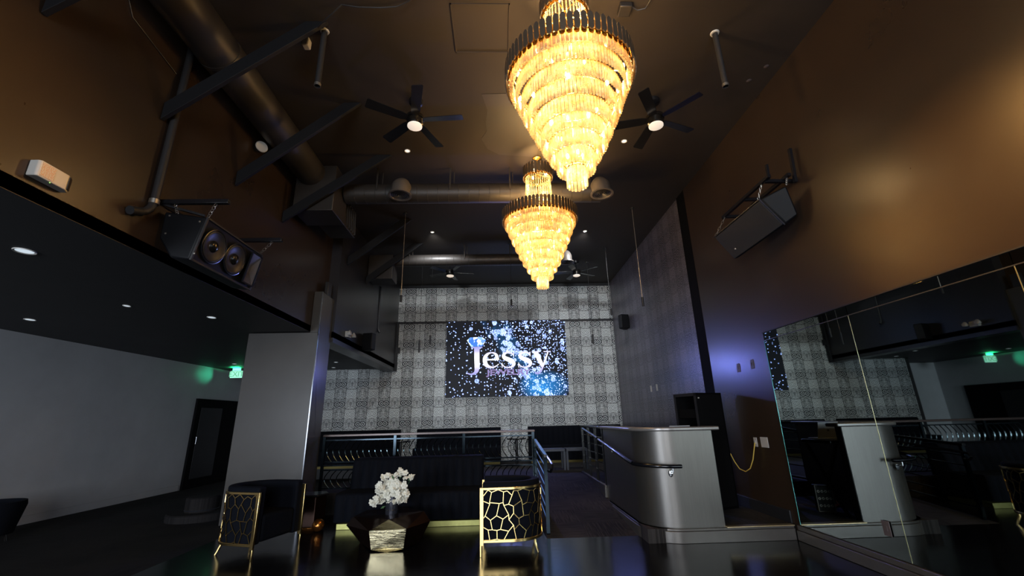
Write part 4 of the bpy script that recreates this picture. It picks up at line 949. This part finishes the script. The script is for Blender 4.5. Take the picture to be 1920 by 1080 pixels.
# gold lattice armchair
def chair_shell(off, n=28):
    R_ = .325 + off; pts = [(-.30, -R_), (-.15, -R_)]
    for k in range(n + 1):
        a = -PI / 2 + PI * k / n; pts.append((R_ * math.cos(a), R_ * math.sin(a)))
    return pts + [(-.15, R_), (-.30, R_)]
def shell_at(s, off, path):
    L = 0
    for i in range(len(path) - 1):
        a, b = Vector(path[i]), Vector(path[i + 1]); l = (b - a).length
        if L + l >= s or i == len(path) - 2: return a + (b - a) * ((s - L) / l)
        L += l
def armchair(loc, rz, label):
    o = thing('lattice_armchair', label, 'armchair', loc, rz, 'gold lattice armchairs')
    def shell(off0, off1, z0, z1, name, mat, bev=0):
        a, b = chair_shell(off1), chair_shell(off0); return MB().prism(a + b[::-1], z0, z1).build(name, mat, o, bevel=bev, ang=30)
    shell(-.10, -.004, .13, .682, 'shell_upholstery', 'velvet', .02)
    MB().prism(chair_shell(-.105), .14, .40).build('seat_cushion', 'velvet', o, bevel=.03, ang=30)
    for z0, z1 in ((.125, .150), (.610, .635)): shell(-.004, .014, z0, z1, 'rim', 'gold', .003)
    for s_ in (-1, 1):
        MB().box(-.330, -.290, s_ * .330 - .012, s_ * .330 + .012, .10, .635).box(-.330, -.312, s_ * .330 - .010, s_ * .330 + .010, 0, .12).build('front_post', 'gold', o, bevel=.003)
    for a in (-40, 40):
        c_, s_ = math.cos(math.radians(a)), math.sin(math.radians(a))
        MB().tube([(.31 * c_, .31 * s_, .13), (.31 * c_, .31 * s_, .09), (.335 * c_, .335 * s_, .03), (.35 * c_, .35 * s_, .0)], [.016, .015, .012, .010], 8).build('rear_leg', 'gold', o)
    # lattice: jittered hexagon net laid round the shell
    rnd = random.Random(11); path = chair_shell(.006); tot = sum((Vector(path[i + 1]) - Vector(path[i])).length for i in range(len(path) - 1))
    nx_, nz_ = 17, 4; cw = tot / nx_; chh = .46 / nz_; nodes = {}
    def node(i, j):
        if (i, j) not in nodes:
            s = i * cw / 2; z = .15 + j * chh / 3 * 1.0
            js = rnd.uniform(-.28, .28) * cw; jz = rnd.uniform(-.22, .22) * chh
            nodes[(i, j)] = (min(tot - .002, max(.002, s + (js if 0 < i < 2 * nx_ else 0))), min(.612, max(.148, z + jz)))
        return nodes[(i, j)]
    edges = set()
    for c_ in range(nx_ + 1):
        for r_ in range(-1, nz_ + 1):
            ox = 2 * c_ + (r_ % 2); oz = r_ * 3
            hexp = [(ox - 1, oz), (ox, oz - 1), (ox + 1, oz), (ox + 1, oz + 2), (ox, oz + 3), (ox - 1, oz + 2)]
            for k in range(6):
                a, b = hexp[k], hexp[(k + 1) % 6]
                if all(0 <= q[0] <= 2 * nx_ and -1 <= q[1] <= 13 for q in (a, b)): edges.add((min(a, b), max(a, b)))
    lt = MB()
    for a, b in sorted(edges):
        (s0, z0), (s1, z1) = node(*a), node(*b)
        if abs(z1 - z0) + abs(s1 - s0) < .01: continue
        p = shell_at(s0, 0, path); q = shell_at(s1, 0, path)
        lt.bar((p.x, p.y, z0), (q.x, q.y, z1), .006, .007)
    lt.build('lattice', 'gold', o, flat=True)
    return o
ac = armchair((.11, 5.215, 0), 0, 'black armchair with gold lattice at the foot of the ramp')
dup(ac, (-2.73, 5.42, 0), math.radians(162), 'black armchair with gold lattice in front of the grey column')

# faceted coffee table
o = thing('faceted_coffee_table', 'low faceted mirrored copper coffee table carrying the flower vase', 'coffee table', (-1.28, 5.62, 0)); O = Vector(o.location)
V_ = {'A': (-1.247, 5.34, .279), 'B': (-1.412, 5.18, .203), 'C': (-1.015, 5.16, .218), 'D': (-1.385, 5.2, .02), 'E': (-1.21, 5.165, 0.0), 'F': (-1.045, 5.2, .018),
      'G': (-1.72, 5.60, .27), 'Hh': (-1.66, 5.95, .275), 'I': (-1.25, 6.05, .28), 'J': (-.92, 5.9, .25), 'K': (-.885, 5.48, .325), 'L': (-.80, 5.42, .235), 'N': (-1.80, 5.62, .18), 'O_': (-1.62, 5.6, 0), 'P': (-1.55, 5.95, 0), 'Q': (-1.0, 5.9, 0), 'R': (-.93, 5.5, 0)}
P_ = {k: Vector(v) - O for k, v in V_.items()}; K_ = list(P_); ix = {k: i for i, k in enumerate(K_)}
def fc(*f): return tuple(ix[q] for q in f)
m_ = MB(); m_.add([P_[k] for k in K_], [fc('A', 'G', 'Hh', 'I', 'J', 'K'), fc('A', 'B', 'G'), fc('G', 'B', 'N'), fc('G', 'N', 'Hh'), fc('A', 'K', 'C'), fc('K', 'L', 'C'), fc('K', 'J', 'L'),
      fc('B', 'D', 'O_', 'N'), fc('C', 'L', 'R', 'F'), fc('N', 'O_', 'P', 'Hh'), fc('Hh', 'P', 'Q', 'I'), fc('I', 'Q', 'J'), fc('J', 'Q', 'R', 'L'), fc('D', 'E', 'F', 'R', 'Q', 'P', 'O_')])
m_.build('copper_body', 'copper', o, flat=True)
m_ = MB(); fwd = Vector((0, -.0015, 0)); m_.add([P_[k] + fwd for k in 'ABCDEF'], [(0, 2, 1), (1, 2, 5, 4, 3)]); g_ = m_.build('reflecting_facets', 'facetshine', o, flat=True); g_['label'] = 'front facets with a gold reflection put into their colour'  # gold reflection painted over the front of the mirrored body
m_ = MB(); m_.add([P_['K'] + Vector((0, 0, .002)), P_['J'] + Vector((0, 0, .002)), P_['L'] + Vector((.002, 0, .002)), P_['K'] + Vector((0, -.003, -.0))], [(0, 2, 1)])
# vase and flowers
o = thing('flower_vase', 'round smoked grey vase standing on the faceted coffee table', 'vase', (-1.27, 5.56, .282))
MB().lathe([(0, .002), (.068, .002), (.074, .02), (.074, .20), (.066, .20), (.064, .03), (0, .02)], 32).build('vase_body', 'vase', o)
MB().lathe([(.075, .060), (.076, .062), (.075, .064)], 32).build('band', 'chrome', o)
fl = thing('flower_bouquet', 'arching bunch of cream white blossoms in the grey vase', 'flowers', (-1.27, 5.56, .45))
rf = random.Random(5)
def blossom(c_, s_):
    mb = MB(); c_ = Vector(c_)
    ax = Vector((rf.uniform(-.6, .6), rf.uniform(-1, -.2), rf.uniform(0, .9))).normalized(); Q = ax.to_track_quat('Z', 'Y')
    for ring, (nr, tilt, ln) in enumerate(((6, .35, 1.0), (5, .9, .75), (4, 1.25, .5))):
        for k in range(nr):
            a = 2 * PI * k / nr + ring * .5 + rf.uniform(-.2, .2); ln_ = s_ * ln * rf.uniform(.85, 1.1)
            d_ = Vector((math.cos(a) * math.cos(tilt), math.sin(a) * math.cos(tilt), math.sin(tilt))); sdv = Vector((-math.sin(a), math.cos(a), 0))
            upn = d_.cross(sdv)
            pts = [Vector((0, 0, 0)), d_ * ln_ * .55 + sdv * ln_ * .42 , d_ * ln_ * .55 - sdv * ln_ * .42, d_ * ln_ * 1.0 + sdv * ln_ * .22 - upn * ln_ * .22, d_ * ln_ * 1.0 - sdv * ln_ * .22 - upn * ln_ * .22, d_ * ln_ * .6 - upn * ln_ * .0]
            lo = [c_ + Q @ p for p in pts]; hi = [c_ + Q @ (p + upn * .002) for p in pts]
            mb.add(lo + hi, [(0, 2, 5), (0, 5, 1), (1, 5, 3), (5, 2, 4), (5, 4, 3), (6, 11, 8), (6, 7, 11), (7, 9, 11), (11, 10, 8), (11, 9, 10), (0, 1, 7, 6), (1, 3, 9, 7), (3, 4, 10, 9), (4, 2, 8, 10), (2, 0, 6, 8)])
    return mb
# screen offsets (px) of blossoms from the vase mouth, converted with .0072 m per px
cl = []
for (px_, py_, rr) in ((-4, -3, 20), (-22, 8, 14), (8, -12, 18), (18, 4, 14), (0, 10, 14), (-12, -14, 14), (6, 2, 16), (20, 14, 8), (-20, -2, 12), (10, 16, 8)):
    for k in range(14): a = rf.uniform(0, 2 * PI); q = rr * math.sqrt(rf.random()); cl.append((px_ + q * math.cos(a), py_ + q * math.sin(a)))
cl += [(-26, 18), (-32, 20), (-36, 26), (-38, 20), (-30, 12), (10, -34), (17, -34), (22, -29), (26, -31), (14, -28), (36, -22), (40, -24)]
for (a, b) in cl:
    a, b = max(-38, a), max(-36, b)
    blossom((a * .0058, rf.uniform(-.09, .07), .10 - b * .0060), rf.uniform(.030, .040)).build('blossom', 'petal', fl, flat=True)
st = MB()
for a, b in ((-34, 22), (-20, 8), (0, 0), (14, -28), (36, -20), (24, 6)): st.tube([(0, 0, -.12), (a * .003, 0, .06), (a * .0058, 0, .09 - b * .0060)], .0025, 5)
st.build('stems', 'leaf', fl)
lf = MB()
for a, b, an in ((30, -18, .5), (-12, 26, 3.6), (14, -22, 1.2), (2, -20, 2)):
    c_ = Vector((a * .0058, -.03, .09 - b * .0060)); d_ = Vector((math.cos(an), 0, math.sin(an))); e_ = Vector((0, -1, 0)).cross(d_)
    lf.add([c_, c_ + d_ * .03 + e_ * .012, c_ + d_ * .06, c_ + d_ * .03 - e_ * .012, c_ + d_ * .03 + Vector((0, -.004, 0))], [(0, 1, 4), (1, 2, 4), (2, 3, 4), (3, 0, 4), (0, 3, 2, 1)])
lf.build('leaf', 'leaf', fl)
# amber side table between column and sofa
o = thing('bronze_side_table', 'small dark bronze side table beside the left end of the sofa', 'side table', (-2.50, 6.38, 0))
MB().prism([(.17 * math.cos(PI / 3 * k), .17 * math.sin(PI / 3 * k)) for k in range(6)], .04, .40).build('body', 'copper', o, bevel=.01, flat=True)
MB().lathe([(0, .40), (.19, .40), (.20, .41), (.19, .425), (0, .425)], 6).build('table_top', 'blackgloss', o, flat=True)
MB().lathe([(0, 0), (.12, 0), (.13, .02), (.12, .04), (0, .04)], 24).build('foot', 'amber', o)
o = tag(MB().ball((-2.34, 6.2, .075), .075, 20, 12, (1, 1, 1)).build('amber_globe', 'amber'), 'small amber metallic ball on the floor by the sofa', 'ornament')
# far-left tub chair
o = thing('tub_chair', 'black tub chair at the left picture edge before the pale wall', 'armchair', (-6.38, 6.05, 0))
MB().lathe([(.30, .10), (.36, .42), (.35, .47), (.31, .47), (.27, .30), (.0, .28), (0, .10)], 36).build('tub', 'velvet', o)
for a in (45, 135, 225, 315): MB().tube([(.22 * math.cos(math.radians(a)), .22 * math.sin(math.radians(a)), .11), (.25 * math.cos(math.radians(a)), .25 * math.sin(math.radians(a)), 0)], .012, 8).build('leg', 'fanmetal', o)
# low stacked round plinths by the door
o = thing('round_plinth', 'low dark two-tier round plinth on the carpet near the side door', 'plinth', (-4.55, 7.35, 0))
MB().lathe([(0, .10), (.42, .10), (.44, .085), (.44, 0), (0, 0)], 40).build('lower_tier', 'darkcarpet', o)
MB().lathe([(0, .30), (.20, .30), (.22, .285), (.22, .10), (0, .10)], 36).build('upper_tier', 'darkcarpet', o)
MB().lathe([(.222, .12), (.225, .125), (.222, .13)], 36).build('band', 'framegrey', o)
